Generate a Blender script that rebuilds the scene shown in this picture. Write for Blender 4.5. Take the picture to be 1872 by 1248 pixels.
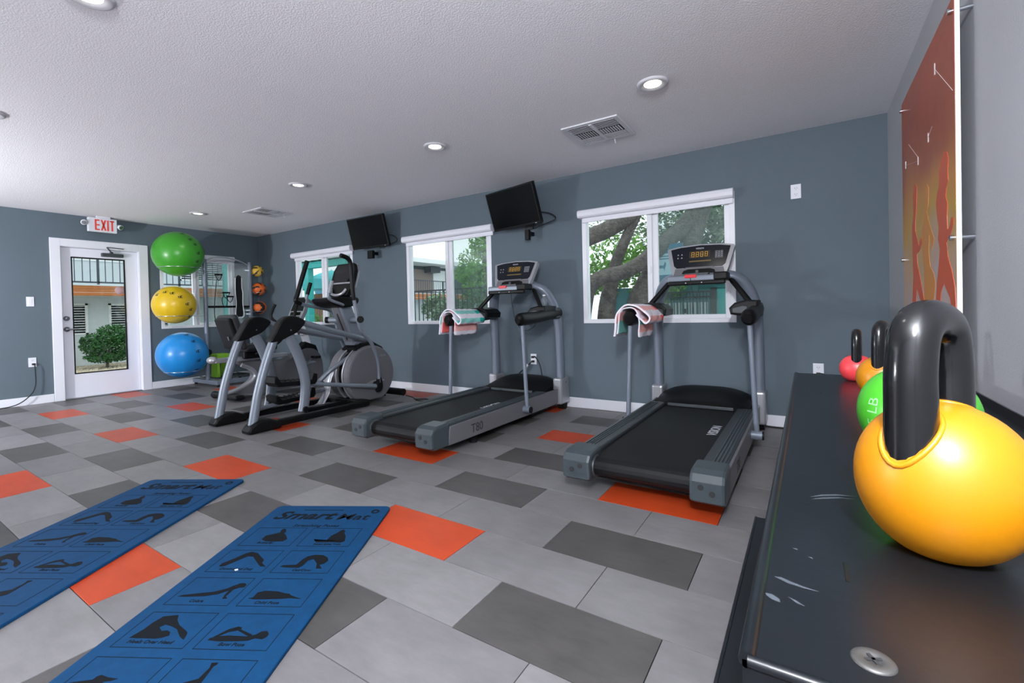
import bpy, bmesh, math, random
from mathutils import Vector, Matrix
from math import sin, cos, pi, radians

scene = bpy.context.scene
COL = scene.collection
for o in list(bpy.data.objects):
    bpy.data.objects.remove(o)

# ------------------------------------------------------------------ camera
YAW, PITCH, ROLL = -0.5800, -0.0132, -0.0238
CAM = Vector((8.1382, -4.4788, 1.0347))
cam_data = bpy.data.cameras.new('camera')
cam = bpy.data.objects.new('camera', cam_data)
COL.objects.link(cam)
_f = Vector((sin(YAW) * cos(PITCH), cos(YAW) * cos(PITCH), sin(PITCH)))
_r = Vector((cos(YAW), -sin(YAW), 0.0))
_u = _r.cross(_f)
_r2 = cos(ROLL) * _r + sin(ROLL) * _u
_u2 = -sin(ROLL) * _r + cos(ROLL) * _u
mw = Matrix.Identity(4)
for i in range(3):
    mw[i][0] = _r2[i]; mw[i][1] = _u2[i]; mw[i][2] = -_f[i]; mw[i][3] = CAM[i]
cam.matrix_world = mw
cam_data.sensor_fit = 'HORIZONTAL'
cam_data.sensor_width = 36.0
cam_data.lens = 846.68 / 1872 * 36.0
cam_data.shift_x = (936 - 923.09) / 1872
cam_data.shift_y = -(624 - 578.98) / 1872
cam_data.clip_start = 0.02
cam_data.clip_end = 200
scene.camera = cam

# ------------------------------------------------------------------ world / light / exposure
W = bpy.data.worlds.new('overcast_sky'); scene.world = W
W.use_nodes = True
bgn = W.node_tree.nodes['Background']
bgn.inputs['Color'].default_value = (0.90, 0.96, 1.0, 1)
bgn.inputs['Strength'].default_value = 1.9
vs = scene.view_settings
vs.view_transform = 'Standard'
vs.look = 'None'
vs.exposure = -0.08
vs.gamma = 1.0
vs.use_curve_mapping = False

def point(name, loc, power, radius, color=(1, 1, 1)):
    d = bpy.data.lights.new(name, 'POINT'); d.energy = power; d.shadow_soft_size = radius; d.color = color
    o = bpy.data.objects.new(name, d); o.location = loc; COL.objects.link(o)
    return o
# the two photographer's strobes whose shadows the photograph shows
point('strobe_light', (1.70, -5.60, 1.20), 320, 0.08, (0.95, 0.97, 1.0))
point('strobe_light', (8.28, -5.00, 2.02), 330, 0.10, (0.95, 0.97, 1.0))

# ------------------------------------------------------------------ materials
def lin(h):
    c = [int(h[i:i + 2], 16) / 255 for i in (0, 2, 4)]
    return tuple(x / 12.92 if x <= 0.04045 else ((x + 0.055) / 1.055) ** 2.4 for x in c) + (1.0,)

MATS = {}
def mat(name, col='808080', rough=0.5, metal=0.0, var=None, bump=None, emit=None, coat=0.0, spec=None):
    """var=(scale, amount[, stretch]); bump=(scale, strength[, distance])"""
    m = bpy.data.materials.new(name); m.use_nodes = True
    nt = m.node_tree; b = nt.nodes['Principled BSDF']
    b.inputs['Base Color'].default_value = lin(col)
    b.inputs['Roughness'].default_value = rough
    b.inputs['Metallic'].default_value = metal
    if spec is not None: b.inputs['Specular IOR Level'].default_value = spec
    if coat: b.inputs['Coat Weight'].default_value = coat; b.inputs['Coat Roughness'].default_value = 0.1
    tc = None
    if var or bump:
        tc = nt.nodes.new('ShaderNodeTexCoord')
    if var:
        mp = nt.nodes.new('ShaderNodeMapping'); nt.links.new(tc.outputs['Object'], mp.inputs[0])
        if len(var) > 2: mp.inputs['Scale'].default_value = var[2]
        n = nt.nodes.new('ShaderNodeTexNoise'); n.inputs['Scale'].default_value = var[0]; n.inputs['Detail'].default_value = 6
        nt.links.new(mp.outputs[0], n.inputs['Vector'])
        mx = nt.nodes.new('ShaderNodeMix'); mx.data_type = 'RGBA'
        c = lin(col)
        mx.inputs[6].default_value = tuple(max(0, x * (1 - var[1])) for x in c[:3]) + (1,)
        mx.inputs[7].default_value = tuple(min(1, x * (1 + var[1])) for x in c[:3]) + (1,)
        mr = nt.nodes.new('ShaderNodeMapRange'); mr.inputs[1].default_value = 0.3; mr.inputs[2].default_value = 0.7
        nt.links.new(n.outputs['Fac'], mr.inputs[0]); nt.links.new(mr.outputs[0], mx.inputs[0])
        nt.links.new(mx.outputs[2], b.inputs['Base Color'])
    if bump:
        n2 = nt.nodes.new('ShaderNodeTexNoise'); n2.inputs['Scale'].default_value = bump[0]; n2.inputs['Detail'].default_value = 3
        nt.links.new(tc.outputs['Object'], n2.inputs['Vector'])
        bp = nt.nodes.new('ShaderNodeBump'); bp.inputs['Strength'].default_value = bump[1]
        bp.inputs['Distance'].default_value = bump[2] if len(bump) > 2 else 0.01
        nt.links.new(n2.outputs['Fac'], bp.inputs['Height']); nt.links.new(bp.outputs[0], b.inputs['Normal'])
    if emit:
        b.inputs['Emission Color'].default_value = lin(emit[0]); b.inputs['Emission Strength'].default_value = emit[1]
    MATS[name] = m
    return m

def glass_mat(name, tint=(1, 1, 1), refl=1.0, haze=None):
    m = bpy.data.materials.new(name); m.use_nodes = True
    nt = m.node_tree; nt.nodes.remove(nt.nodes['Principled BSDF'])
    out = nt.nodes['Material Output']
    t = nt.nodes.new('ShaderNodeBsdfTransparent'); t.inputs[0].default_value = (*tint, 1)
    g = nt.nodes.new('ShaderNodeBsdfGlossy'); g.inputs['Roughness'].default_value = 0.02
    fr = nt.nodes.new('ShaderNodeLayerWeight'); fr.inputs['Blend'].default_value = 0.5
    pw = nt.nodes.new('ShaderNodeMath'); pw.operation = 'POWER'; pw.inputs[1].default_value = 5.0
    nt.links.new(fr.outputs['Facing'], pw.inputs[0])
    mu = nt.nodes.new('ShaderNodeMath'); mu.operation = 'MULTIPLY_ADD'; mu.inputs[1].default_value = 0.9 * refl; mu.inputs[2].default_value = 0.04 * refl
    nt.links.new(pw.outputs[0], mu.inputs[0])
    mx = nt.nodes.new('ShaderNodeMixShader')
    nt.links.new(mu.outputs[0], mx.inputs[0]); nt.links.new(t.outputs[0], mx.inputs[1]); nt.links.new(g.outputs[0], mx.inputs[2])
    last = mx
    if haze:
        d = nt.nodes.new('ShaderNodeBsdfDiffuse'); d.inputs[0].default_value = lin(haze[0])
        m2 = nt.nodes.new('ShaderNodeMixShader'); m2.inputs[0].default_value = haze[1]
        nt.links.new(mx.outputs[0], m2.inputs[1]); nt.links.new(d.outputs[0], m2.inputs[2]); last = m2
    nt.links.new(last.outputs[0], out.inputs[0])
    MATS[name] = m
    return m

mat('wall_paint', '5b6973', 0.72, var=(1.3, 0.05), bump=(160, 0.35, 0.004))
mat('wall_paint_light', 'b0b2b7', 0.75, var=(1.5, 0.04), bump=(170, 0.4, 0.004))
mat('ceiling_paint', 'f0f0f4', 0.9, bump=(120, 0.55, 0.006))
mat('trim_white', 'e6e8f0', 0.45)
mat('door_white', 'eaecf6', 0.4)
mat('vinyl_white', 'eef0f6', 0.35)
mat('blind_white', 'e9eaf2', 0.55)
mat('grout', '1c1c1e', 0.95, spec=0.1)
mat('black_rubber', '0f1012', 0.75, spec=0.25, bump=(220, 0.2, 0.002))
mat('black_plastic', '08090b', 0.45, spec=0.25, bump=(300, 0.12, 0.001))
mat('black_gloss', '0b0c0e', 0.12)
mat('tv_screen', '040405', 0.2, spec=0.2)
mat('belt_rubber', '0b0c0e', 0.6, spec=0.3, var=(14, 0.25), bump=(400, 0.25, 0.001))
mat('charcoal_plastic', '3c4347', 0.45)
mat('teal_grey_plastic', '374045', 0.4)
mat('rail_dark', '2b3034', 0.38)
mat('post_silver', '76808e', 0.42, 0.25)
mat('silver_paint', '79828d', 0.4, 0.3)
mat('body_grey', '68686d', 0.42, 0.15)
mat('silver_plastic', 'a9abb1', 0.32, 0.5)
mat('pale_plastic', 'd9dbe2', 0.4)
mat('chrome', 'cfd4da', 0.18, 1.0)
mat('steel', '9a9ea3', 0.35, 0.9)
mat('bolt_steel', '4c4b4a', 0.5, 0.6)
mat('console_face', '10151f', 0.22)
mat('amber', '8a6a2a', 0.5, emit=('d8a848', 0.25))
mat('amber_dim', '6a5630', 0.5)
mat('button_white', 'c8ccd4', 0.5)
mat('red_plastic', 'd8222c', 0.4)
mat('lamp_face', 'ffffff', 0.5, emit=('fff6e0', 9.0))
mat('lamp_trim', 'c9cad0', 0.35)
mat('vent_white', 'd6d8de', 0.4)
mat('vent_dark', '202226', 0.9)
mat('exit_white', 'dfe2ea', 0.5)
mat('exit_red', 'd8443c', 0.5, emit=('e05048', 0.12))
mat('plate_white', 'e4e6ee', 0.4)
mat('slot_dark', '202124', 0.6)
mat('cord_black', '0c0d0f', 0.5)
mat('ball_green', '3f9a2c', 0.3)
mat('ball_yellow', 'd8b41c', 0.3)
mat('ball_blue', '1a86d0', 0.3)
mat('ball_print', '0d1a14', 0.5)
mat('med_yellow', 'd8ae3c', 0.5)
mat('med_orange', 'd8641e', 0.5)
mat('med_black', '17171a', 0.55)
mat('lime_mat', '86c02e', 0.6)
mat('kb_yellow', 'ab6d00', 0.38, bump=(60, 0.04, 0.002))
mat('kb_green', '3a9420', 0.33, bump=(60, 0.04, 0.002))
mat('kb_red', 'cc3a40', 0.4, bump=(60, 0.04, 0.002))
mat('kb_handle', '0a0b0d', 0.17, bump=(45, 0.12, 0.003))
mat('kb_text', '7cba7c', 0.5)
mat('rack_black', '0e1216', 0.30, spec=0.32, var=(9, 0.35, (1, 0.35, 1)), bump=(70, 0.08, 0.002))
mat('scuff', '3a4047', 0.5)
mat('mat_blue', '02385f', 0.75, spec=0.2, var=(30, 0.10), bump=(350, 0.35, 0.002))
mat('mat_print', '0b1016', 0.8, spec=0.15)
mat('towel_white', 'e6e2ec', 0.95, bump=(500, 0.5, 0.003))
mat('towel_aqua', '86cfc8', 0.95, bump=(500, 0.5, 0.003))
mat('towel_teal', '08a598', 0.95, bump=(500, 0.5, 0.003))
mat('towel_pink', 'ecb0ac', 0.95, bump=(500, 0.5, 0.003))
mat('towel_coral', 'ea6460', 0.95, bump=(500, 0.5, 0.003))
mat('seat_vinyl', '212226', 0.4, bump=(200, 0.1, 0.001))
mat('poster_edge', 'f4f5f7', 0.4)
mat('poster_red', 'cc5a34', 0.35)
mat('poster_orange', 'd08a3c', 0.35)
mat('poster_white', 'e6e0e0', 0.35)
# outdoors
mat('stucco_pale', 'd2dadd', 0.9, bump=(60, 0.3, 0.01))
mat('stucco_beige', '8d7f78', 0.9, bump=(60, 0.3, 0.01))
mat('stucco_dark', '4a5654', 0.9, bump=(60, 0.3, 0.01))
mat('cedar', 'b06a34', 0.7, var=(3, 0.25, (1, 0.3, 14)))
mat('fascia_white', 'eef2f2', 0.7)
mat('rail_paint', '39454e', 0.6)
mat('iron_black', '16191b', 0.5)
mat('teal_paint', '2fb3ae', 0.6)
mat('teal_dark', '17777a', 0.5)
mat('turquoise', '34d0d8', 0.6)
mat('deep_blue', '1a8fae', 0.6)
mat('blind_grey', '77838a', 0.7)
mat('blind_pale', 'c4ced2', 0.7)
mat('gravel', 'e2d2b8', 0.95, var=(55, 0.35), bump=(60, 1.0, 0.03))
mat('asphalt', '8d8d8a', 0.95, var=(6, 0.1))
mat('bark', '67625b', 0.95, var=(9, 0.45), bump=(28, 1.0, 0.06))
mat('leaf_dark', '2c6228', 0.7, var=(4, 0.4))
mat('leaf_light', '74ab3c', 0.7, var=(4, 0.35))
mat('leaf_grey', '6f8a64', 0.75, var=(4, 0.35))
mat('fence_wood', '7d5c42', 0.85, var=(4, 0.3, (1, 1, 0.2)))
mat('fence_grey', '8a9192', 0.85, var=(9, 0.35, (6, 6, 0.3)))
mat('sign_blue', '1a6f92', 0.5)
mat('sign_pale', 'b7dbe6', 0.5)
glass_mat('window_glass', (0.93, 0.97, 0.97), 1.0)
glass_mat('screened_glass', (0.86, 0.92, 0.91), 1.0, ('7e9490', 0.22))
glass_mat('door_glass', (0.95, 0.98, 0.98), 0.9)
glass_mat('clear_acrylic', (0.96, 0.98, 0.98), 1.2, ('c8d4d8', 0.07))
glass_mat('bottle_clear', (0.92, 0.95, 0.97), 1.4, ('cfd8e0', 0.12))

def floor_tile_mat(name, col, amp):
    m = bpy.data.materials.new(name); m.use_nodes = True
    nt = m.node_tree; b = nt.nodes['Principled BSDF']
    oi = nt.nodes.new('ShaderNodeObjectInfo'); tc = nt.nodes.new('ShaderNodeTexCoord')
    ad = nt.nodes.new('ShaderNodeVectorMath'); ad.operation = 'ADD'
    nt.links.new(tc.outputs['Object'], ad.inputs[0]); nt.links.new(oi.outputs['Location'], ad.inputs[1])
    ad2 = nt.nodes.new('ShaderNodeVectorMath'); ad2.operation = 'ADD'
    nt.links.new(ad.outputs[0], ad2.inputs[0]); nt.links.new(oi.outputs['Random'], ad2.inputs[1])
    mp = nt.nodes.new('ShaderNodeMapping'); mp.inputs['Scale'].default_value = (0.35, 1, 1)
    nt.links.new(ad2.outputs[0], mp.inputs[0])
    n = nt.nodes.new('ShaderNodeTexNoise'); n.inputs['Scale'].default_value = 26; n.inputs['Detail'].default_value = 8; n.inputs['Roughness'].default_value = 0.65
    nt.links.new(mp.outputs[0], n.inputs['Vector'])
    n2 = nt.nodes.new('ShaderNodeTexNoise'); n2.inputs['Scale'].default_value = 5; n2.inputs['Detail'].default_value = 4
    nt.links.new(ad2.outputs[0], n2.inputs['Vector'])
    a1 = nt.nodes.new('ShaderNodeMath'); a1.operation = 'ADD'
    nt.links.new(n.outputs['Fac'], a1.inputs[0]); nt.links.new(n2.outputs['Fac'], a1.inputs[1])
    mr = nt.nodes.new('ShaderNodeMapRange'); mr.inputs[1].default_value = 0.7; mr.inputs[2].default_value = 1.3
    mr.inputs[3].default_value = 1 - amp; mr.inputs[4].default_value = 1 + amp
    nt.links.new(a1.outputs[0], mr.inputs[0])
    rr = nt.nodes.new('ShaderNodeMapRange'); rr.inputs[3].default_value = 0.80; rr.inputs[4].default_value = 1.06
    nt.links.new(oi.outputs['Random'], rr.inputs[0])
    ml = nt.nodes.new('ShaderNodeMath'); ml.operation = 'MULTIPLY'
    nt.links.new(mr.outputs[0], ml.inputs[0]); nt.links.new(rr.outputs[0], ml.inputs[1])
    vm = nt.nodes.new('ShaderNodeVectorMath'); vm.operation = 'SCALE'; vm.inputs[0].default_value = lin(col)[:3]
    nt.links.new(ml.outputs[0], vm.inputs['Scale'])
    nt.links.new(vm.outputs[0], b.inputs['Base Color'])
    b.inputs['Roughness'].default_value = 0.42
    b.inputs['Specular IOR Level'].default_value = 0.35
    bp = nt.nodes.new('ShaderNodeBump'); bp.inputs['Strength'].default_value = 0.06; bp.inputs['Distance'].default_value = 0.002
    nt.links.new(n.outputs['Fac'], bp.inputs['Height']); nt.links.new(bp.outputs[0], b.inputs['Normal'])
    MATS[name] = m
floor_tile_mat('tile_light', '777577', 0.14)
floor_tile_mat('tile_dark', '4b4948', 0.20)
floor_tile_mat('tile_orange', 'b03f1c', 0.12)

# ------------------------------------------------------------------ mesh helpers
ROOT = {}
class MB:
    def __init__(s): s.v = []; s.f = []; s.sm = []; s.mi = []
    def add(s, vs, fs, smooth=False, mi=0):
        k = len(s.v); s.v += [tuple(p) for p in vs]
        for f in fs: s.f.append([i + k for i in f]); s.sm.append(smooth); s.mi.append(mi)
        return s
    def bmadd(s, bm, smooth=False, mi=0):
        bm.verts.index_update()
        s.add([v.co[:] for v in bm.verts], [[v.index for v in f.verts] for f in bm.faces], smooth, mi); bm.free(); return s
    def box(s, x0, x1, y0, y1, z0, z1, bev=0, seg=2, mi=0):
        bm = bmesh.new(); bmesh.ops.create_cube(bm, size=1)
        for v in bm.verts:
            v.co.x = (x0 + x1) / 2 + v.co.x * (x1 - x0); v.co.y = (y0 + y1) / 2 + v.co.y * (y1 - y0); v.co.z = (z0 + z1) / 2 + v.co.z * (z1 - z0)
        if bev: bmesh.ops.bevel(bm, geom=bm.edges[:], offset=bev, segments=seg, profile=0.5, affect='EDGES')
        return s.bmadd(bm, False, mi)
    def obox(s, c, size, rot, bev=0, seg=2, mi=0):
        """box of size about c, rotated by Matrix rot (3x3)"""
        t = MB().box(-size[0] / 2, size[0] / 2, -size[1] / 2, size[1] / 2, -size[2] / 2, size[2] / 2, bev, seg)
        c = Vector(c); return s.add([(rot @ Vector(p) + c)[:] for p in t.v], t.f, False, mi)
    def quadbox(s, a, b, w, h, up=(0, 0, 1), bev=0, mi=0):
        """bar from a to b, width w (side), height h"""
        a = Vector(a); b = Vector(b); d = (b - a); L = d.length; d.normalize()
        side = d.cross(Vector(up)).normalized(); u = side.cross(d)
        R = Matrix((side, d, u)).transposed()
        return s.obox((a + b) / 2, (w, L, h), R, bev, 2, mi)
    def tube(s, pts, r, n=12, caps=True, closed=False, smooth=True, curve=0, ref=None, flat=None, mi=0):
        P = [Vector(p) for p in pts]
        rs = list(r) if isinstance(r, (list, tuple)) else [r] * len(P)
        if curve:
            Q = []; qr = []; m = len(P)
            rng = range(m if closed else m - 1)
            for i in rng:
                p0 = P[(i - 1) % m] if (closed or i > 0) else P[i] * 2 - P[i + 1]
                p1 = P[i]; p2 = P[(i + 1) % m]
                p3 = P[(i + 2) % m] if (closed or i + 2 < m) else P[i + 1] * 2 - P[i]
                for k in range(curve):
                    t = k / curve
                    Q.append(0.5 * ((2 * p1) + (p2 - p0) * t + (2 * p0 - 5 * p1 + 4 * p2 - p3) * t * t + (3 * p1 - p0 - 3 * p2 + p3) * t ** 3))
                    qr.append(rs[i] * (1 - t) + rs[(i + 1) % m] * t)
            if not closed: Q.append(P[-1]); qr.append(rs[-1])
            P, rs = Q, qr
        m = len(P); rings = []
        T = []
        for i in range(m):
            if closed: d = P[(i + 1) % m] - P[(i - 1) % m]
            else: d = P[min(i + 1, m - 1)] - P[max(i - 1, 0)]
            T.append(d.normalized())
        if ref is None:
            a = Vector((0, 0, 1)) if abs(T[0].z) < 0.9 else Vector((1, 0, 0))
            nrm = T[0].cross(a).normalized()
        vs = []
        for i in range(m):
            if ref is not None:
                nrm = T[i].cross(Vector(ref))
                if nrm.length < 1e-6: nrm = Vector((1, 0, 0))
                nrm.normalize()
            else:
                nrm = (nrm - T[i] * nrm.dot(T[i])).normalized()
            bi = T[i].cross(nrm)
            for k in range(n):
                a = 2 * pi * k / n
                fa, fb = flat if flat else (1, 1)
                vs.append((P[i] + (nrm * cos(a) * fa + bi * sin(a) * fb) * rs[i])[:])
        fs = []
        for i in range(m if closed else m - 1):
            j = (i + 1) % m
            for k in range(n):
                k2 = (k + 1) % n
                fs.append([i * n + k, i * n + k2, j * n + k2, j * n + k])
        s.add(vs, fs, smooth, mi)
        if caps and not closed:
            s.add(vs[:n], [list(range(n))[::-1]], False, mi); s.add(vs[-n:], [list(range(n))], False, mi)
        return s
    def cyl(s, a, b, r, n=20, smooth=True, mi=0): return s.tube([a, b], r, n, True, False, smooth, mi=mi)
    def lathe(s, prof, c=(0, 0, 0), axis=(0, 0, 1), n=28, smooth=True, mi=0):
        """prof [(r, h)] about axis through c"""
        A = Vector(axis).normalized(); q = A.to_track_quat('Z', 'Y'); C = Vector(c)
        vs = []; fs = []
        for (r, h) in prof:
            for k in range(n):
                a = 2 * pi * k / n
                vs.append((C + q @ Vector((r * cos(a), r * sin(a), h)))[:])
        for i in range(len(prof) - 1):
            for k in range(n):
                k2 = (k + 1) % n
                fs.append([i * n + k, i * n + k2, (i + 1) * n + k2, (i + 1) * n + k])
        s.add(vs, fs, smooth, mi)
        if prof[0][0] > 1e-6: s.add(vs[:n], [list(range(n))[::-1]], False, mi)
        if prof[-1][0] > 1e-6: s.add(vs[-n:], [list(range(n))], False, mi)
        return s
    def prism(s, poly, axis, a0, a1, bev=0, smooth=False, mi=0):
        """poly of 2-tuples in the plane normal to axis: 'x'->(y,z) 'y'->(x,z) 'z'->(x,y)"""
        def P(p, a): return {'x': (a, p[0], p[1]), 'y': (p[0], a, p[1]), 'z': (p[0], p[1], a)}[axis]
        bm = bmesh.new(); n = len(poly)
        v0 = [bm.verts.new(P(p, a0)) for p in poly]; v1 = [bm.verts.new(P(p, a1)) for p in poly]
        f0 = bm.faces.new(v0); f1 = bm.faces.new(v1[::-1])
        for i in range(n):
            j = (i + 1) % n; bm.faces.new([v0[i], v1[i], v1[j], v0[j]])
        bmesh.ops.recalc_face_normals(bm, faces=bm.faces[:])
        if bev:
            ed = list(set(f0.edges[:] + f1.edges[:]))
            bmesh.ops.bevel(bm, geom=ed, offset=bev, segments=2, profile=0.5, affect='EDGES')
        return s.bmadd(bm, smooth, mi)
    def sphere(s, c, r, n=32, m=18, sc=(1, 1, 1), smooth=True, mi=0):
        vs = [(c[0], c[1], c[2] + r * sc[2])]; fs = []
        for i in range(1, m):
            th = pi * i / m
            for k in range(n):
                a = 2 * pi * k / n
                vs.append((c[0] + r * sc[0] * sin(th) * cos(a), c[1] + r * sc[1] * sin(th) * sin(a), c[2] + r * sc[2] * cos(th)))
        vs.append((c[0], c[1], c[2] - r * sc[2])); L = len(vs) - 1
        for k in range(n):
            k2 = (k + 1) % n
            fs.append([0, 1 + k, 1 + k2]); fs.append([L, 1 + (m - 2) * n + k2, 1 + (m - 2) * n + k])
            for i in range(m - 2):
                fs.append([1 + i * n + k, 1 + (i + 1) * n + k, 1 + (i + 1) * n + k2, 1 + i * n + k2])
        return s.add(vs, fs, smooth, mi)
    def text(s, txt, size, o, xd, yd, align='CENTER', extrude=0.0004, shear=0.0, mi=0, bold=0.0, wide=1.0):
        t = text_mesh(txt, size, align, extrude, shear, bold)
        o = Vector(o); xd = Vector(xd).normalized(); yd = Vector(yd).normalized(); zd = xd.cross(yd)
        return s.add([(o + xd * p[0] * wide + yd * p[1] + zd * p[2])[:] for p in t[0]], t[1], False, mi)
    def xf(s, M):
        s.v = [(M @ Vector(p))[:] for p in s.v]; return s
    def build(s, name, m, parent=None, sharp=None, recalc=False):
        off = Vector((0, 0, 0))
        if parent is not None: off = ROOT.get(parent.name, Vector((0, 0, 0)))
        me = bpy.data.meshes.new(name)
        me.from_pydata([(p[0] - off[0], p[1] - off[1], p[2] - off[2]) for p in s.v], [], s.f)
        me.polygons.foreach_set('use_smooth', s.sm)
        ms = m if isinstance(m, (list, tuple)) else [m]
        for x in ms: me.materials.append(MATS[x])
        if len(ms) > 1: me.polygons.foreach_set('material_index', s.mi)
        if recalc:
            bm = bmesh.new(); bm.from_mesh(me); bmesh.ops.recalc_face_normals(bm, faces=bm.faces[:]); bm.to_mesh(me); bm.free()
        me.update()
        o = bpy.data.objects.new(name, me); COL.objects.link(o)
        if parent is not None:
            o.parent = parent; ROOT[o.name] = off
        return o

_TX = {}
def text_mesh(txt, size, align, extrude, shear, bold=0.0):
    key = (txt, size, align, extrude, shear, bold)
    if key in _TX: return _TX[key]
    c = bpy.data.curves.new('txt', 'FONT'); c.body = txt; c.size = size; c.align_x = align; c.extrude = extrude
    c.shear = shear; c.resolution_u = 3; c.offset = bold
    o = bpy.data.objects.new('txt', c); COL.objects.link(o)
    dg = bpy.context.evaluated_depsgraph_get()
    me = bpy.data.meshes.new_from_object(o.evaluated_get(dg))
    r = ([v.co[:] for v in me.vertices], [list(p.vertices) for p in me.polygons])
    bpy.data.objects.remove(o); bpy.data.curves.remove(c); bpy.data.meshes.remove(me)
    _TX[key] = r
    return r

def tag(o, label=None, cat=None, group=None, kind=None):
    if label: o['label'] = label
    if cat: o['category'] = cat
    if group: o['group'] = group
    if kind: o['kind'] = kind
    return o
def empty(name, loc, label, cat, group=None):
    e = bpy.data.objects.new(name, None); e.empty_display_size = 0.1; COL.objects.link(e); e.location = loc
    ROOT[e.name] = Vector(loc)
    return tag(e, label, cat, group)
def solo(name, mb, m, label, cat, group=None, recalc=False):
    xs = [p[0] for p in mb.v]; ys = [p[1] for p in mb.v]; zs = [p[2] for p in mb.v]
    b = Vector(((min(xs) + max(xs)) / 2, (min(ys) + max(ys)) / 2, min(zs)))
    mb.v = [(p[0] - b[0], p[1] - b[1], p[2] - b[2]) for p in mb.v]
    o = mb.build(name, m, None, recalc=recalc); o.location = b; ROOT[o.name] = b
    return tag(o, label, cat, group)
def struct(name, mb, m, parent=None, label=None):
    o = mb.build(name, m, parent)
    if parent is None:
        o['kind'] = 'structure'; ROOT[o.name] = Vector((0, 0, 0))
    if label: o['label'] = label
    return o
def copy_tree(o, parent=None):
    c = o.copy(); COL.objects.link(c)
    if parent is not None: c.parent = parent
    for ch in list(o.children): copy_tree(ch, c)
    return c
def catmull(P, k=6, closed=True):
    out = []; m = len(P)
    for i in range(m if closed else m - 1):
        p0, p1, p2, p3 = [Vector((*P[j % m], 0)) if closed else Vector((*P[min(max(j, 0), m - 1)], 0)) for j in (i - 1, i, i + 1, i + 2)]
        for q in range(k):
            t = q / k
            v = 0.5 * ((2 * p1) + (p2 - p0) * t + (2 * p0 - 5 * p1 + 4 * p2 - p3) * t * t + (3 * p1 - p0 - 3 * p2 + p3) * t ** 3)
            out.append((v.x, v.y))
    if not closed: out.append(tuple(P[-1]))
    return out
def Rz(a): return Matrix.Rotation(a, 3, 'Z')
def Rx(a): return Matrix.Rotation(a, 3, 'X')
def Ry(a): return Matrix.Rotation(a, 3, 'Y')
# ================================================================== room shell
XR, YB, H = 8.649, -6.2, 2.44
TX0, TY0, TS, TD = 5.3556, -2.7272, 0.2994, -0.0186

floor = struct('floor', MB().box(-0.15, XR + 0.15, YB - 0.15, 0.15, -0.10, -0.004), 'grout')
GAP = 0.0016
def tile_mesh(x0, x1, y0, y1):
    m = MB(); b = 0.0003; z0, z1 = -0.006, 0.0
    a = [(x0, y0, z0), (x1, y0, z0), (x1, y1, z0), (x0, y1, z0)]
    c = [(x0, y0, z1 - b), (x1, y0, z1 - b), (x1, y1, z1 - b), (x0, y1, z1 - b)]
    d = [(x0 + b, y0 + b, z1), (x1 - b, y0 + b, z1), (x1 - b, y1 - b, z1), (x0 + b, y1 - b, z1)]
    fs = [[0, 1, 5, 4], [1, 2, 6, 5], [2, 3, 7, 6], [3, 0, 4, 7], [4, 5, 9, 8], [5, 6, 10, 9], [6, 7, 11, 10], [7, 4, 8, 11], [8, 9, 10, 11]]
    return m.add(a + c + d, fs)
_full = {}
rear = MB()
for r in range(-10, 12):
    for c in range(-26, 16):
        if (c % 2 == 1) != (r % 2 == 0): continue
        x0 = TX0 + (c + TD * r) * TS; x1 = x0 + 2 * TS
        y1 = TY0 - r * TS; y0 = y1 - TS
        cx0, cx1, cy0, cy1 = max(x0, 0), min(x1, XR), max(y0, YB), min(y1, 0)
        if cx1 - cx0 < 0.02 or cy1 - cy0 < 0.02: continue
        if c % 6 == (3 if r % 2 == 0 else 0): kind = 'tile_orange' if r % 3 == 0 else 'tile_dark'
        else: kind = 'tile_light'
        if r > 5:
            t = tile_mesh(cx0 + GAP, cx1 - GAP, cy0 + GAP, cy1 - GAP)
            rear.add(t.v, t.f, False, {'tile_light': 0, 'tile_dark': 1, 'tile_orange': 2}[kind]); continue
        mx, my = (cx0 + cx1) / 2, (cy0 + cy1) / 2
        wx, wy = (cx1 - cx0) / 2 - GAP, (cy1 - cy0) / 2 - GAP
        key = (kind, round(wx, 3), round(wy, 3))
        if key not in _full:
            o = tile_mesh(-wx, wx, -wy, wy).build('floor_tile', kind); _full[key] = o.data
        else:
            o = bpy.data.objects.new('floor_tile', _full[key]); COL.objects.link(o)
        o.location = (mx, my, 0); o.parent = floor
rear_o = rear.build('rear_tiles', ['tile_light', 'tile_dark', 'tile_orange'], floor); rear_o['kind'] = 'stuff'

def wall_with_holes(axis, t0, t1, a0, a1, z0, z1, holes):
    """boxes round rectangular holes [(a, b, za, zb)] sorted by a"""
    m = MB()
    def bx(p, q, za, zb):
        if q - p < 1e-4 or zb - za < 1e-4: return
        if axis == 'x': m.box(p, q, t0, t1, za, zb)
        else: m.box(t0, t1, p, q, za, zb)
    cur = a0
    for (a, b, za, zb) in holes:
        bx(cur, a, z0, z1); bx(a, b, z0, za); bx(a, b, zb, z1); cur = b
    bx(cur, a1, z0, z1)
    return m
WZ0, WZ1 = 0.885, 2.03
WINS = [(1.14, 2.56), (3.655, 5.035), (6.185, 7.615)]
struct('wall_window_side', wall_with_holes('x', 0, 0.085, -0.15, XR + 0.15, 0, H, [(a, b, WZ0, WZ1) for a, b in WINS]), 'wall_paint')
DY0, DY1 = -2.60, -1.73
struct('wall_door_side', wall_with_holes('y', -0.15, 0, YB - 0.15, 0, 0, H, [(DY0, DY1, 0, 2.03), (-1.485, -0.40, WZ0, WZ1)]), 'wall_paint')
struct('wall_poster_side', MB().box(XR, XR + 0.15, YB - 0.15, 0, 0, H), 'wall_paint_light')
struct('wall_rear', MB().box(0, XR, YB - 0.15, YB, 0, H), 'wall_paint_light')
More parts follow.
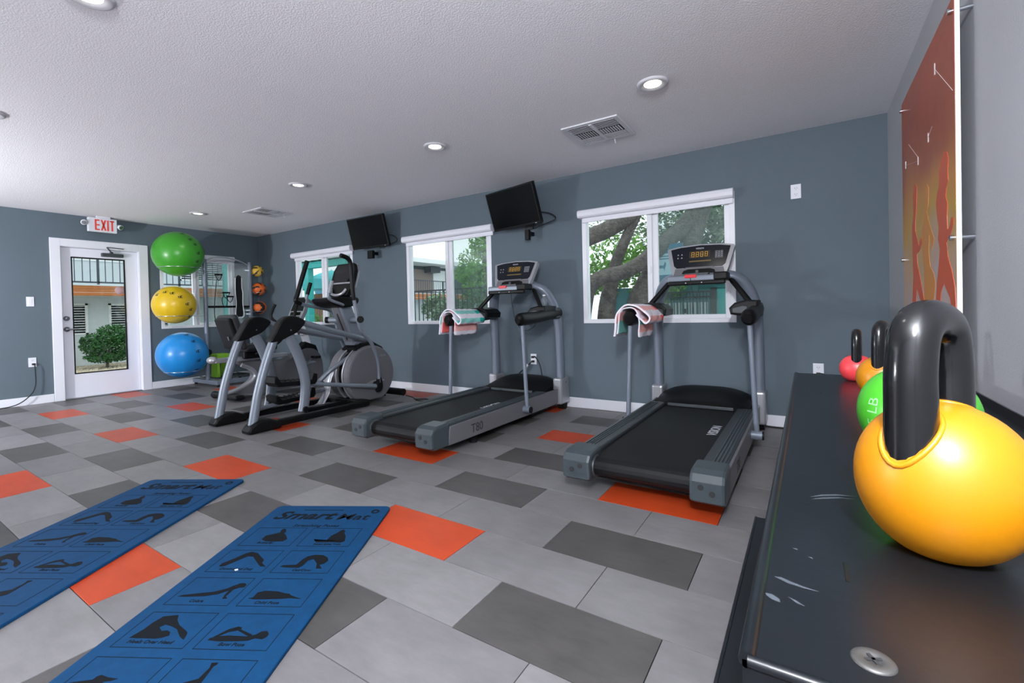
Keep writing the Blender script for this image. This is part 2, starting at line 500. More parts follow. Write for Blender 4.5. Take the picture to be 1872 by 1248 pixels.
struct('ceiling', MB().box(-0.15, XR + 0.15, YB - 0.15, 0.15, H, H + 0.1), 'ceiling_paint')

def baseboard(name, x0, x1, y0, y1):
    struct(name, MB().box(x0, x1, y0, y1, 0.0005, 0.105, 0.004), 'trim_white')
baseboard('baseboard_window_side', 0.014, XR - 0.001, -0.014, -0.0005)
baseboard('baseboard_door_side', 0.0005, 0.014, -1.632, -0.0005)
baseboard('baseboard_door_side', 0.0005, 0.014, YB, -2.692)
baseboard('baseboard_poster_side', XR - 0.014, XR - 0.0005, YB, -0.015)
baseboard('baseboard_rear', 0.015, XR - 0.015, YB + 0.0005, YB + 0.014)

# ------------------------------------------------------------------ windows
def window(n, a0, a1, split, wall):
    """wall 'w': along x at y=0 ; wall 'd': along y at x=0 (room at +x)"""
    e = bpy.data.objects.new('window_%d' % n, None); COL.objects.link(e); e['kind'] = 'structure'; ROOT[e.name] = Vector((0, 0, 0))
    def B(m, p, q, d0, d1, z0, z1, bev=0.003):
        if wall == 'w': m.box(p, q, d0, d1, z0, z1, bev)
        else: m.box(-d1, -d0, p, q, z0, z1, bev)
    z0, z1 = WZ0, WZ1
    fr = MB()
    B(fr, a0, a0 + 0.045, -0.004, 0.08, z0, z1); B(fr, a1 - 0.045, a1, -0.004, 0.08, z0, z1)
    B(fr, a0 + 0.0445, a1 - 0.0445, -0.004, 0.08, z0, z0 + 0.04); B(fr, a0 + 0.0445, a1 - 0.0445, -0.004, 0.08, z1 - 0.05, z1)
    fr.build('window_frame', 'vinyl_white', e)
    m = MB(); B(m, split, split + 0.047, 0.012, 0.05, z0 + 0.04, z1 - 0.05); m.build('mullion', 'vinyl_white', e)
    m = MB(); B(m, split + 0.047, split + 0.10, 0.03, 0.062, z0 + 0.04, z1 - 0.05); m.build('sash_stile', 'vinyl_white', e)
    m = MB(); B(m, a1 - 0.088, a1 - 0.045, 0.022, 0.062, z0 + 0.04, z1 - 0.05); m.build('sash_stile', 'vinyl_white', e)
    m = MB(); B(m, split + 0.10, a1 - 0.088, 0.022, 0.062, z0 + 0.04, z0 + 0.075); m.build('sash_rail', 'vinyl_white', e)
    m = MB(); B(m, split + 0.10, a1 - 0.088, 0.022, 0.062, z1 - 0.085, z1 - 0.05); m.build('sash_rail', 'vinyl_white', e)
    m = MB(); B(m, split + 0.012, split + 0.035, 0.002, 0.013, 1.36, 1.43, 0.003); m.build('latch', 'vinyl_white', e)
    m = MB(); B(m, a0 + 0.045, split, 0.038, 0.042, z0 + 0.04, z1 - 0.05, 0); m.build('pane', 'window_glass', e)
    m = MB(); B(m, split + 0.10, a1 - 0.088, 0.044, 0.048, z0 + 0.075, z1 - 0.085, 0); m.build('pane', 'screened_glass', e)
    return e
window(1, -1.485, -0.40, -1.04, 'd')
window(2, *WINS[0], 1.80, 'w')
window(3, *WINS[1], 4.317, 'w')
window(4, *WINS[2], 6.849, 'w')

def shade(a0, a1, wall, label):
    c = ((a0 + a1) / 2, -0.04, 1.95) if wall == 'w' else (0.04, (a0 + a1) / 2, 1.95)
    e = empty('roller_shade', c, label, 'roller shade', 'white roller shades')
    prof = [(-0.001, 1.962), (-0.001, 2.043), (-0.055, 2.045), (-0.075, 2.035), (-0.083, 2.01), (-0.08, 1.98), (-0.066, 1.965)]
    m = MB()
    if wall == 'w': m.prism(prof, 'x', a0, a1, 0.004)
    else: m.prism([(-p[0], p[1]) for p in prof], 'y', a0, a1, 0.004)
    m.build('cassette', 'blind_white', e)
    m = MB()
    if wall == 'w': m.box(a0 + 0.035, a1 - 0.005, -0.03, -0.012, 1.918, 1.964, 0.004)
    else: m.box(0.012, 0.03, a0 + 0.035, a1 - 0.005, 1.918, 1.964, 0.004)
    m.build('hem_bar', 'blind_white', e)
shade(-1.53, -0.425, 'd', 'white roller shade rolled up over the window behind the exercise balls')
shade(1.12, 2.59, 'w', 'white roller shade above the window behind the elliptical trainer')
shade(3.64, 5.085, 'w', 'white roller shade above the window between the two televisions')
shade(6.165, 7.612, 'w', 'white roller shade above the window nearest the wall poster')

# ------------------------------------------------------------------ door
door = bpy.data.objects.new('door_1', None); COL.objects.link(door); door['kind'] = 'structure'; ROOT[door.name] = Vector((0, 0, 0))
m = MB()
m.box(-0.001, 0.016, -2.69, DY0 + 0.012, 0, 2.117, 0.004); m.box(-0.001, 0.016, DY1 - 0.012, -1.632, 0, 2.117, 0.004)
m.box(-0.001, 0.016, DY0 + 0.011, DY1 - 0.011, 2.018, 2.117, 0.004)
m.build('casing', 'trim_white', door)
m = MB()
m.box(-0.149, -0.001, DY0, DY0 + 0.018, 0, 2.03, 0.002); m.box(-0.149, -0.001, DY1 - 0.018, DY1, 0, 2.03, 0.002); m.box(-0.149, -0.001, DY0 + 0.018, DY1 - 0.018, 2.012, 2.03, 0.002)
m.build('jamb', 'trim_white', door)
lx0, lx1 = -0.092, -0.048
ly0, ly1 = DY0 + 0.021, DY1 - 0.021
gy0, gy1, gz0, gz1 = -2.475, -1.893, 0.325, 1.892
leaf = MB()
for (a, b, c, d) in ((ly0, gy0, 0.012, 2.009), (gy1, ly1, 0.012, 2.009), (gy0, gy1, 0.012, gz0), (gy0, gy1, gz1, 2.009)):
    leaf.box(lx0, lx1, a, b, c, d)
leaf = leaf.build('leaf', 'door_white', door)
m = MB()
for (a, b, c, d) in ((gy0, gy0 + 0.014, gz0, gz1), (gy1 - 0.014, gy1, gz0, gz1), (gy0 + 0.014, gy1 - 0.014, gz0, gz0 + 0.014), (gy0 + 0.014, gy1 - 0.014, gz1 - 0.014, gz1)):
    m.box(lx1 - 0.02, lx1 + 0.006, a, b, c, d, 0.002)
m.build('glazing_bead', 'black_plastic', leaf)
m = MB().box(-0.073, -0.067, gy0 + 0.005, gy1 - 0.005, gz0 + 0.005, gz1 - 0.005); m.build('pane', 'door_glass', leaf)
m = MB().lathe([(0.0, 0.0), (0.058, 0.0), (0.058, 0.001), (0.0, 0.001)], (-0.0665, -1.955, 1.455), (1, 0, 0), 28)
m.box(-0.0664, -0.065, -1.963, -1.947, 1.418, 1.492); st = m.build('round_sticker', 'sticker_pink' if 'sticker_pink' in MATS else 'trim_white', leaf)
glass_mat('sticker', (0.96, 0.9, 0.92), 0.2, ('d8c4cc', 0.45)); st.data.materials.clear(); st.data.materials.append(MATS['sticker'])
m = MB().lathe([(0, 0.03), (0.018, 0.03), (0.02, 0.022), (0.031, 0.016), (0.033, 0.0)][::-1], (lx1, -2.537, 1.07), (1, 0, 0), 24)
m.build('deadbolt', 'steel', leaf)
m = MB().lathe([(0.033, 0.0), (0.032, 0.012), (0.014, 0.016), (0.013, 0.045), (0, 0.046)], (lx1, -2.537, 0.927), (1, 0, 0), 24)
m.tube([(lx1 + 0.04, -2.545, 0.927), (lx1 + 0.045, -2.50, 0.927), (lx1 + 0.042, -2.44, 0.926), (lx1 + 0.036, -2.425, 0.926)], [0.011, 0.010, 0.008, 0.007], 10, curve=4)
m.build('lever_handle', 'steel', leaf)
m = MB().box(lx1, lx1 + 0.05, -2.16, -1.915, 1.916, 1.966, 0.008)
m.quadbox((lx1 + 0.05, -2.05, 1.972), (lx1 + 0.07, -2.11, 2.04), 0.016, 0.01)
m.quadbox((lx1 + 0.07, -2.11, 2.042), (0.02, -1.92, 2.035), 0.016, 0.01)
m.cyl((lx1 + 0.025, -2.05, 1.955), (lx1 + 0.04, -2.05, 1.985), 0.018)
m.build('door_closer', 'charcoal_plastic', door)
MB().box(-0.14, 0.01, DY0 + 0.018, DY1 - 0.018, 0.0005, 0.011, 0.003).build('threshold', 'steel', door)

# ------------------------------------------------------------------ outdoors
solo('paved_ground', MB().box(-24, 20, 0.16, 40, -0.22, -0.12), 'asphalt', 'flat grey paving outside the windows', 'ground')
g = MB(); random.seed(4)
g.box(-24, -0.16, -18, 0.155, -0.22, -0.06)
gb = solo('gravel_bed', g, 'gravel', 'pale tan gravel bed outside the glazed door', 'gravel'); gb['kind'] = 'stuff'
st = MB()
for i in range(2600):
    x = random.uniform(-6.9, -2.2); y = random.uniform(-2.6, 0.1); r = random.uniform(0.015, 0.035)
    a = [random.uniform(0.7, 1.2) for _ in range(6)]
    st.add([(x + r * a[0], y, -0.055), (x, y + r * a[1], -0.055), (x - r * a[2], y, -0.055), (x, y - r * a[3], -0.055), (x, y, -0.055 + r * a[4] * 0.8)], [[0, 1, 4], [1, 2, 4], [2, 3, 4], [3, 0, 4]])
st = st.build('loose_stones', 'gravel', gb); st['kind'] = 'stuff'

def building(Y0, Y1, label, upper, rails, posts):
    yc = (Y0 + Y1) / 2
    bl = empty('apartment_building', (-6.6, yc, -0.05), label, 'building', 'apartment blocks across the courtyard')
    MB().box(-7.2, -6.5, Y0, Y1, -0.05, 1.62).build('lower_wall', 'stucco_pale', bl)
    MB().box(-7.4, -6.6, Y0, Y1, 1.86, 3.15).build('upper_wall', upper, bl)
    MB().box(-7.4, -5.6, Y0, Y1, 1.60, 1.64).build('balcony_soffit', 'stucco_pale', bl)
    MB().box(-7.4, -5.55, Y0, Y1, 1.835, 1.86).build('balcony_deck', 'stucco_pale', bl)
    for k in range(3):
        MB().box(-5.60, -5.55, Y0, Y1, 1.604 + k * 0.077, 1.604 + k * 0.077 + 0.073, 0.004).build('fascia_board', 'cedar', bl)
    MB().box(-7.4, -5.45 if Y0 > 5 else -6.2, Y0, Y1, 3.15, 3.34, 0.01).build('roof_fascia', 'fascia_white', bl)
    MB().box(-5.60, -5.565, Y0, Y1, 1.895, 1.93).build('bottom_rail', 'rail_paint', bl)
    MB().box(-5.605, -5.56, Y0, Y1, 2.39 if Y0 > 5 else 2.62, 2.425 if Y0 > 5 else 2.655).build('top_rail', 'rail_paint', bl)
    bal = None
    for k in range(rails[1]):
        y = rails[0] + k * 0.137
        if bal is None: b = MB().box(-0.007, 0.007, -0.007, 0.007, 1.93, 2.39 if Y0 > 5 else 2.62).build('baluster', 'rail_paint'); bal = b.data
        else: b = bpy.data.objects.new('baluster', bal); COL.objects.link(b)
        b.parent = bl; b.location = (-5.583 + 6.6, y - yc, 0.05)
    for y in posts:
        MB().box(-5.605, -5.565, y - 0.02, y + 0.02, 1.835, 2.43 if Y0 > 5 else 2.66).build('rail_post', 'rail_paint', bl)
    return bl
def bwin(bl, y0, y1, z0, z1, x, bm_='blind_grey'):
    w = MB(); w.box(x, x + 0.05, y0, y0 + 0.05, z0, z1); w.box(x, x + 0.05, y1 - 0.05, y1, z0, z1); w.box(x, x + 0.05, y0, y1, z0, z0 + 0.04); w.box(x, x + 0.05, y0, y1, z1 - 0.04, z1)
    w = w.build('building_window', 'fascia_white', bl)
    MB().box(x, x + 0.012, y0 + 0.04, y1 - 0.04, z0, z1).build('blind', bm_, w)
    for k in range(int((z1 - z0) / 0.06)):
        MB().box(x + 0.012, x + 0.02, y0 + 0.05, y1 - 0.05, z0 + 0.04 + k * 0.06, z0 + 0.075 + k * 0.06).build('blind_slat', bm_, w)
bA = building(-7, 3.4, 'pale apartment block with cedar balcony band seen through the door glass', 'stucco_pale', (-1.75, 36), (-0.65, 1.0, 2.6))
bwin(bA, -1.9, -0.62, 0.70, 1.45, -6.52); bwin(bA, -0.22, 1.1, 0.66, 1.45, -6.52, 'blind_pale'); bwin(bA, -2.0, 0.4, 2.50, 3.05, -6.62, 'blind_pale')
bwin(bA, 1.4, 2.6, 2.1, 3.0, -6.62)
bB = building(9.0, 22, 'dark-walled apartment block with white roof edge seen through the middle window', 'stucco_dark', (9.2, 34), (9.4, 11.45, 13.2))
MB().box(-6.62, -6.56, 11.9, 12.75, 1.86, 3.02).build('apartment_door', 'fascia_white', bB)
MB().box(-6.6, -6.55, 10.2, 11.85, 1.86, 3.0).build('beige_panel', 'stucco_beige', bB)
ac = MB().box(-6.6, -6.15, 11.3, 11.95, 2.86, 3.13, 0.01).build('air_conditioner', 'charcoal_plastic', bB)
for k in range(6): MB().box(-6.149, -6.14, 11.33, 11.92, 2.885 + k * 0.04, 2.90 + k * 0.04).build('grille_slat', 'stucco_dark', ac)

def leafcloud(n, cs, size, seed, flat=1.0):
    random.seed(seed); m = MB()
    for i in range(n):
        c, r = random.choice(cs)
        while True:
            d = Vector((random.uniform(-1, 1), random.uniform(-1, 1), random.uniform(-1, 1)))
            if 0.25 < d.length < 1: break
        p = Vector(c) + Vector((d.x * r[0], d.y * r[1], d.z * r[2]))
        s = size * random.uniform(0.6, 1.4)
        a = Vector((random.gauss(0, 1), random.gauss(0, 1), random.gauss(0, 0.7))).normalized()
        b = a.cross(Vector((random.gauss(0, 1), random.gauss(0, 1), random.gauss(0, 1)))).normalized()
        m.add([(p - a * s)[:], (p + b * s * 0.42)[:], (p + a * s)[:], (p - b * s * 0.42)[:]], [[0, 1, 2, 3]])
    return m
def plant(name, loc, label, cat, trunks, clouds, group=None, barkmat='bark'):
    e = empty(name, loc, label, cat, group)
    for t, r in trunks: MB().tube(t, r, 14, curve=5).build('branch' if t is not trunks[0][0] else 'trunk', barkmat, e)
    for (n, cs, size, seed, mt) in clouds:
        o = leafcloud(n, cs, size, seed).build('foliage', mt, e); o['kind'] = 'stuff'
    return e
plant('round_shrub', (-5.3, -0.62, -0.06), 'bushy green shrub on the gravel seen through the glass door', 'shrub',
      [([(-5.3, -0.62, -0.06), (-5.32, -0.60, 0.2), (-5.25, -0.55, 0.6)], [0.03, 0.025, 0.01]), ([(-5.3, -0.62, 0.05), (-5.3, -0.85, 0.4), (-5.3, -0.95, 0.6)], [0.02, 0.015, 0.008]), ([(-5.3, -0.62, 0.05), (-5.28, -0.35, 0.4), (-5.3, -0.25, 0.65)], [0.02, 0.015, 0.008])],
      [(5200, [((-5.3, -0.62, 0.45), (0.42, 0.48, 0.36)), ((-5.3, -0.5, 0.70), (0.3, 0.34, 0.26)), ((-5.3, -0.85, 0.5), (0.25, 0.26, 0.24)), ((-5.3, -0.28, 0.45), (0.3, 0.30, 0.30)), ((-5.3, -0.6, 0.2), (0.35, 0.45, 0.14))], 0.032, 3, 'leaf_dark')])
plant('leafy_tree', (0.6, 6.0, -0.12), 'bright green leafy tree outside the window beside the second television', 'tree',
      [([(0.75, 6.0, -0.12), (0.72, 6.0, 1.2), (0.6, 6.05, 2.4), (0.7, 6.0, 3.4)], [0.12, 0.10, 0.07, 0.02]), ([(0.7, 6.0, 1.4), (0.3, 6.0, 2.0), (0.05, 6.0, 2.3)], [0.05, 0.03, 0.015])],
      [(4200, [((0.55, 6.0, 2.35), (0.75, 0.7, 0.55)), ((0.15, 6.0, 2.1), (0.5, 0.5, 0.3)), ((0.75, 6.0, 2.9), (0.55, 0.5, 0.5)), ((0.5, 6.0, 1.6), (0.6, 0.5, 0.4)), ((0.95, 6.1, 3.3), (0.5, 0.5, 0.4))], 0.06, 5, 'leaf_light')])
plant('spiky_bush', (0.9, 3.9, -0.12), 'pale green bush behind the iron fence outside the middle window', 'shrub',
      [([(0.7, 4.0, -0.12), (0.72, 4.0, 0.6), (0.7, 4.0, 1.1)], [0.04, 0.03, 0.01])],
      [(1500, [((0.55, 4.1, 1.15), (0.45, 0.3, 0.35)), ((1.2, 4.1, 1.0), (0.4, 0.3, 0.3))], 0.06, 6, 'leaf_grey'), (1300, [((1.9, 4.2, 1.2), (0.8, 0.3, 0.45))], 0.05, 7, 'leaf_dark')])
plant('old_tree', (5.35, 3.2, -0.12), 'gnarled old tree with thick arching boughs outside the window nearest the poster', 'tree',
      [([(5.25, 3.3, -0.12), (5.2, 3.25, 0.6), (5.22, 3.2, 1.0), (5.3, 3.15, 1.35), (5.42, 3.1, 1.75), (5.62, 3.1, 2.2), (5.9, 3.1, 2.75), (6.2, 3.1, 3.4)], [0.22, 0.18, 0.15, 0.13, 0.10, 0.085, 0.08, 0.08]),
       ([(4.3, 2.7, 1.55), (4.7, 2.8, 2.02), (4.98, 2.9, 2.22), (5.35, 3.0, 2.36), (5.72, 3.0, 2.56), (6.0, 3.0, 2.95), (6.2, 3.0, 3.5)], [0.16, 0.15, 0.145, 0.14, 0.14, 0.13, 0.12]),
       ([(4.9, 2.8, 0.55), (4.97, 2.8, 1.05), (5.1, 2.75, 1.40), (5.38, 2.75, 1.56), (5.7, 2.8, 1.62), (6.1, 2.85, 1.85), (6.6, 3.2, 2.4), (6.95, 3.3, 2.95)], [0.15, 0.14, 0.13, 0.12, 0.12, 0.12, 0.13, 0.13]),
       ([(5.75, 3.25, 0.2), (5.78, 3.25, 1.0), (5.95, 3.2, 1.5), (6.3, 3.2, 2.2)], [0.32, 0.24, 0.16, 0.10]),
       ([(6.55, 3.3, 1.9), (6.7, 3.3, 2.4), (6.95, 3.3, 3.0)], [0.16, 0.15, 0.13])],
      [(2600, [((5.2, 3.9, 1.95), (0.7, 0.5, 0.45)), ((5.6, 4.0, 1.8), (0.5, 0.5, 0.35)), ((4.9, 4.0, 1.6), (0.5, 0.4, 0.35)), ((5.9, 3.9, 1.35), (0.5, 0.3, 0.25))], 0.055, 8, 'leaf_light'),
       (3600, [((5.1, 4.6, 2.75), (1.1, 0.6, 0.45)), ((6.2, 4.4, 2.6), (0.8, 0.6, 0.5)), ((6.9, 4.2, 2.4), (0.8, 0.6, 0.6)), ((6.0, 4.5, 2.2), (0.6, 0.4, 0.35)), ((7.3, 3.8, 2.2), (0.5, 0.5, 0.7))], 0.05, 9, 'leaf_grey'),
       (3200, [((6.6, 4.0, 2.1), (0.7, 0.5, 0.6)), ((7.2, 4.0, 1.9), (0.6, 0.5, 0.6)), ((6.8, 4.4, 2.7), (0.8, 0.5, 0.4))], 0.045, 10, 'leaf_dark')])

# black iron fence beyond the middle window
fe = empty('iron_fence', (1.8, 3.0, -0.12), 'black iron picket fence outside the middle window', 'fence')
MB().box(0.2, 3.6, 2.985, 3.015, 1.49, 1.52).build('top_rail', 'iron_black', fe)
MB().box(0.2, 3.6, 2.985, 3.015, 0.25, 0.28).build('bottom_rail', 'iron_black', fe)
MB().box(1.94, 2.02, 2.96, 3.04, -0.12, 1.56).build('post', 'iron_black', fe)
pk = None
for k in range(28):
    x = 0.26 + k * 0.122
    if pk is None: b = MB().box(-0.008, 0.008, -0.008, 0.008, 0.28, 1.49).build('picket', 'iron_black'); pk = b.data; b.parent = fe
    else: b = bpy.data.objects.new('picket', pk); COL.objects.link(b); b.parent = fe
    b.location = (x - 1.8, 0, 0.12)
wf = empty('board_fence', (1.6, 4.9, -0.12), 'weathered board fence behind the iron fence outside the middle window', 'fence')
pk = None
for k in range(26):
    x = -0.3 + k * 0.15
    if pk is None: b = MB().box(-0.07, 0.07, -0.01, 0.01, 0.0, 1.2).build('board', 'fence_grey'); pk = b.data; b.parent = wf
    else: b = bpy.data.objects.new('board', pk); COL.objects.link(b); b.parent = wf
    b.location = (x - 1.6, 0, 0)
# covered patio beyond the far window
pa = empty('patio_cover', (-5.95, 5.0, -0.12), 'teal posted patio cover outside the window behind the elliptical trainer', 'patio cover')
MB().box(-6.07, -5.83, 4.9, 5.1, -0.12, 2.62).build('post', 'teal_paint', pa)
MB().box(-5.45, -5.35, 2.0, 2.1, -0.12, 2.75).build('post', 'teal_paint', pa)
MB().box(-7.2, -3.9, 4.9, 5.1, 2.60, 2.80).build('beam', 'teal_paint', pa)
MB().box(-7.4, -3.6, 4.8, 5.9, 2.84, 2.9).build('roof_sheet', 'fascia_white', pa)
for k in range(9): MB().box(-7.2 + k * 0.4, -7.14 + k * 0.4, 4.85, 5.85, 2.80, 2.84).build('rafter', 'stucco_dark', pa)
pu = empty('patio_umbrella', (-6.9, 6.6, -0.12), 'turquoise patio umbrella outside the window behind the elliptical trainer', 'umbrella')
MB().lathe([(1.25, 2.16), (1.0, 2.34), (0.5, 2.58), (0.0, 2.72)], (-6.9, 6.6, 0), (0, 0, 1), 8, False).build('canopy', 'turquoise', pu)
MB().cyl((-6.9, 6.6, -0.12), (-6.9, 6.6, 2.75), 0.025).build('pole', 'fascia_white', pu)
MB().lathe([(1.24, 1.98), (1.25, 2.16)], (-6.9, 6.6, 0), (0, 0, 1), 8, False).build('valance', 'turquoise', pu)
solo('blue_cabana_wall', MB().box(-9.4, -6.3, 7.6, 7.7, -0.12, 2.05).box(-9.4, -6.3, 7.58, 7.7, 2.0, 2.06), 'deep_blue', 'low blue wall behind the turquoise umbrella', 'wall')
bf = empty('plank_fence', (-6.0, 5.8, -0.12), 'brown plank fence behind the teal patio post', 'fence')
pk = None
for k in range(17):
    x = -7.2 + k * 0.15
    if pk is None: b = MB().box(-0.065, 0.065, -0.01, 0.01, 0.0, 1.92).build('plank', 'fence_wood'); pk = b.data; b.parent = bf
    else: b = bpy.data.objects.new('plank', pk); COL.objects.link(b); b.parent = bf
    b.location = (x + 6.0, 0, 0)
plant('low_bush', (-5.5, 5.3, -0.12), 'low green bush in front of the plank fence', 'shrub', [([(-5.5, 5.35, -0.12), (-5.5, 5.35, 0.6)], [0.02, 0.01])],
      [(700, [((-5.5, 5.4, 0.95), (0.3, 0.15, 0.22)), ((-6.3, 5.4, 0.9), (0.25, 0.15, 0.2))], 0.045, 12, 'leaf_light')])
# gate, teal wall and sign beyond the window nearest the poster
solo('teal_wall', MB().box(5.0, 8.4, 4.0, 4.15, -0.12, 1.40), 'teal_dark', 'teal painted wall behind the iron gate', 'wall')
tp = empty('teal_pillar', (7.15, 3.2, -0.12), 'teal pillar beside the iron gate', 'pillar')
MB().box(6.99, 7.45, 3.1, 3.3, -0.12, 1.30, 0.01).build('pillar_shaft', 'teal_paint', tp); MB().box(6.97, 7.47, 3.08, 3.32, 1.30, 1.34, 0.005).build('pillar_cap', 'teal_dark', tp)
sf = empty('slat_screen', (6.5, 3.7, -0.12), 'pale vertical slat screen seen through the iron gate', 'fence')
pk = None
for k in range(16):
    x = 5.75 + k * 0.082
    if pk is None: b = MB().box(-0.027, 0.027, -0.01, 0.01, 0.0, 1.22).build('slat', 'stucco_pale'); pk = b.data; b.parent = sf
    else: b = bpy.data.objects.new('slat', pk); COL.objects.link(b); b.parent = sf
    b.location = (x - 6.5, 0, 0)
ig = empty('iron_gate', (6.62, 3.0, -0.12), 'black iron gate with close vertical bars outside the window nearest the poster', 'gate')
MB().box(6.29, 6.96, 2.985, 3.015, 1.24, 1.265).build('top_rail', 'iron_black', ig)
MB().box(6.29, 6.96, 2.985, 3.015, 1.165, 1.185).build('mid_rail', 'iron_black', ig)
MB().box(6.29, 6.96, 2.985, 3.015, 0.02, 0.05).build('bottom_rail', 'iron_black', ig)
for x in (6.92, 6.965): MB().box(x, x + 0.035, 2.97, 3.03, -0.12, 1.31).build('gate_post', 'iron_black', ig)
MB().box(6.545, 6.575, 2.96, 2.985, 0.93, 1.0).build('latch', 'iron_black', ig)
pk = None
for k in range(14):
    x = 6.3 + k * 0.047
    if pk is None: b = MB().box(-0.006, 0.006, -0.006, 0.006, 0.05, 1.24).build('bar', 'iron_black'); pk = b.data; b.parent = ig
    else: b = bpy.data.objects.new('bar', pk); COL.objects.link(b); b.parent = ig
    b.location = (x - 6.62, 0, 0.12)
sg = empty('notice_sign', (6.34, 2.9, 1.43), 'pale blue notice sign with dark blue heading outside the window nearest the poster', 'sign')
MB().box(6.147, 6.56, 2.895, 2.905, 1.43, 2.0).build('sign_panel', 'sign_pale', sg)
MB().box(6.147, 6.56, 2.891, 2.8955, 1.86, 2.0).box(6.147, 6.56, 2.891, 2.8955, 1.43, 1.53).build('sign_band', 'sign_blue', sg)
MB().text('MAST', 0.085, (6.155, 2.8905, 1.925), (1, 0, 0), (0, 0, 1), 'LEFT').build('sign_lettering', 'sign_pale', sg)
m = MB()
m.prism(catmull([(6.17, 1.60), (6.19, 1.66), (6.22, 1.68), (6.27, 1.68), (6.29, 1.73), (6.31, 1.70), (6.29, 1.63), (6.28, 1.58), (6.27, 1.63), (6.20, 1.63), (6.18, 1.58)], 3), 'y', 2.8915, 2.8955)
m.box(6.16, 6.40, 2.8915, 2.8955, 1.81, 1.825); m.box(6.17, 6.40, 2.8915, 2.8955, 1.77, 1.785)
m.build('sign_print', 'sign_blue', sg)
# ================================================================== treadmills
def seg7(m, x, y, w, h, t, put):
    """all seven segments lit, cell centred x,y"""
    for (a, b, c, d) in ((-w/2, -h/2, w/2, -h/2 + t), (-w/2, -t/2, w/2, t/2), (-w/2, h/2 - t, w/2, h/2),
                         (-w/2, -h/2, -w/2 + t, -t/3), (-w/2, t/3, -w/2 + t, h/2), (w/2 - t, -h/2, w/2, -t/3), (w/2 - t, t/3, w/2, h/2)):
        put(m, x + a, y + b, x + c, y + d)

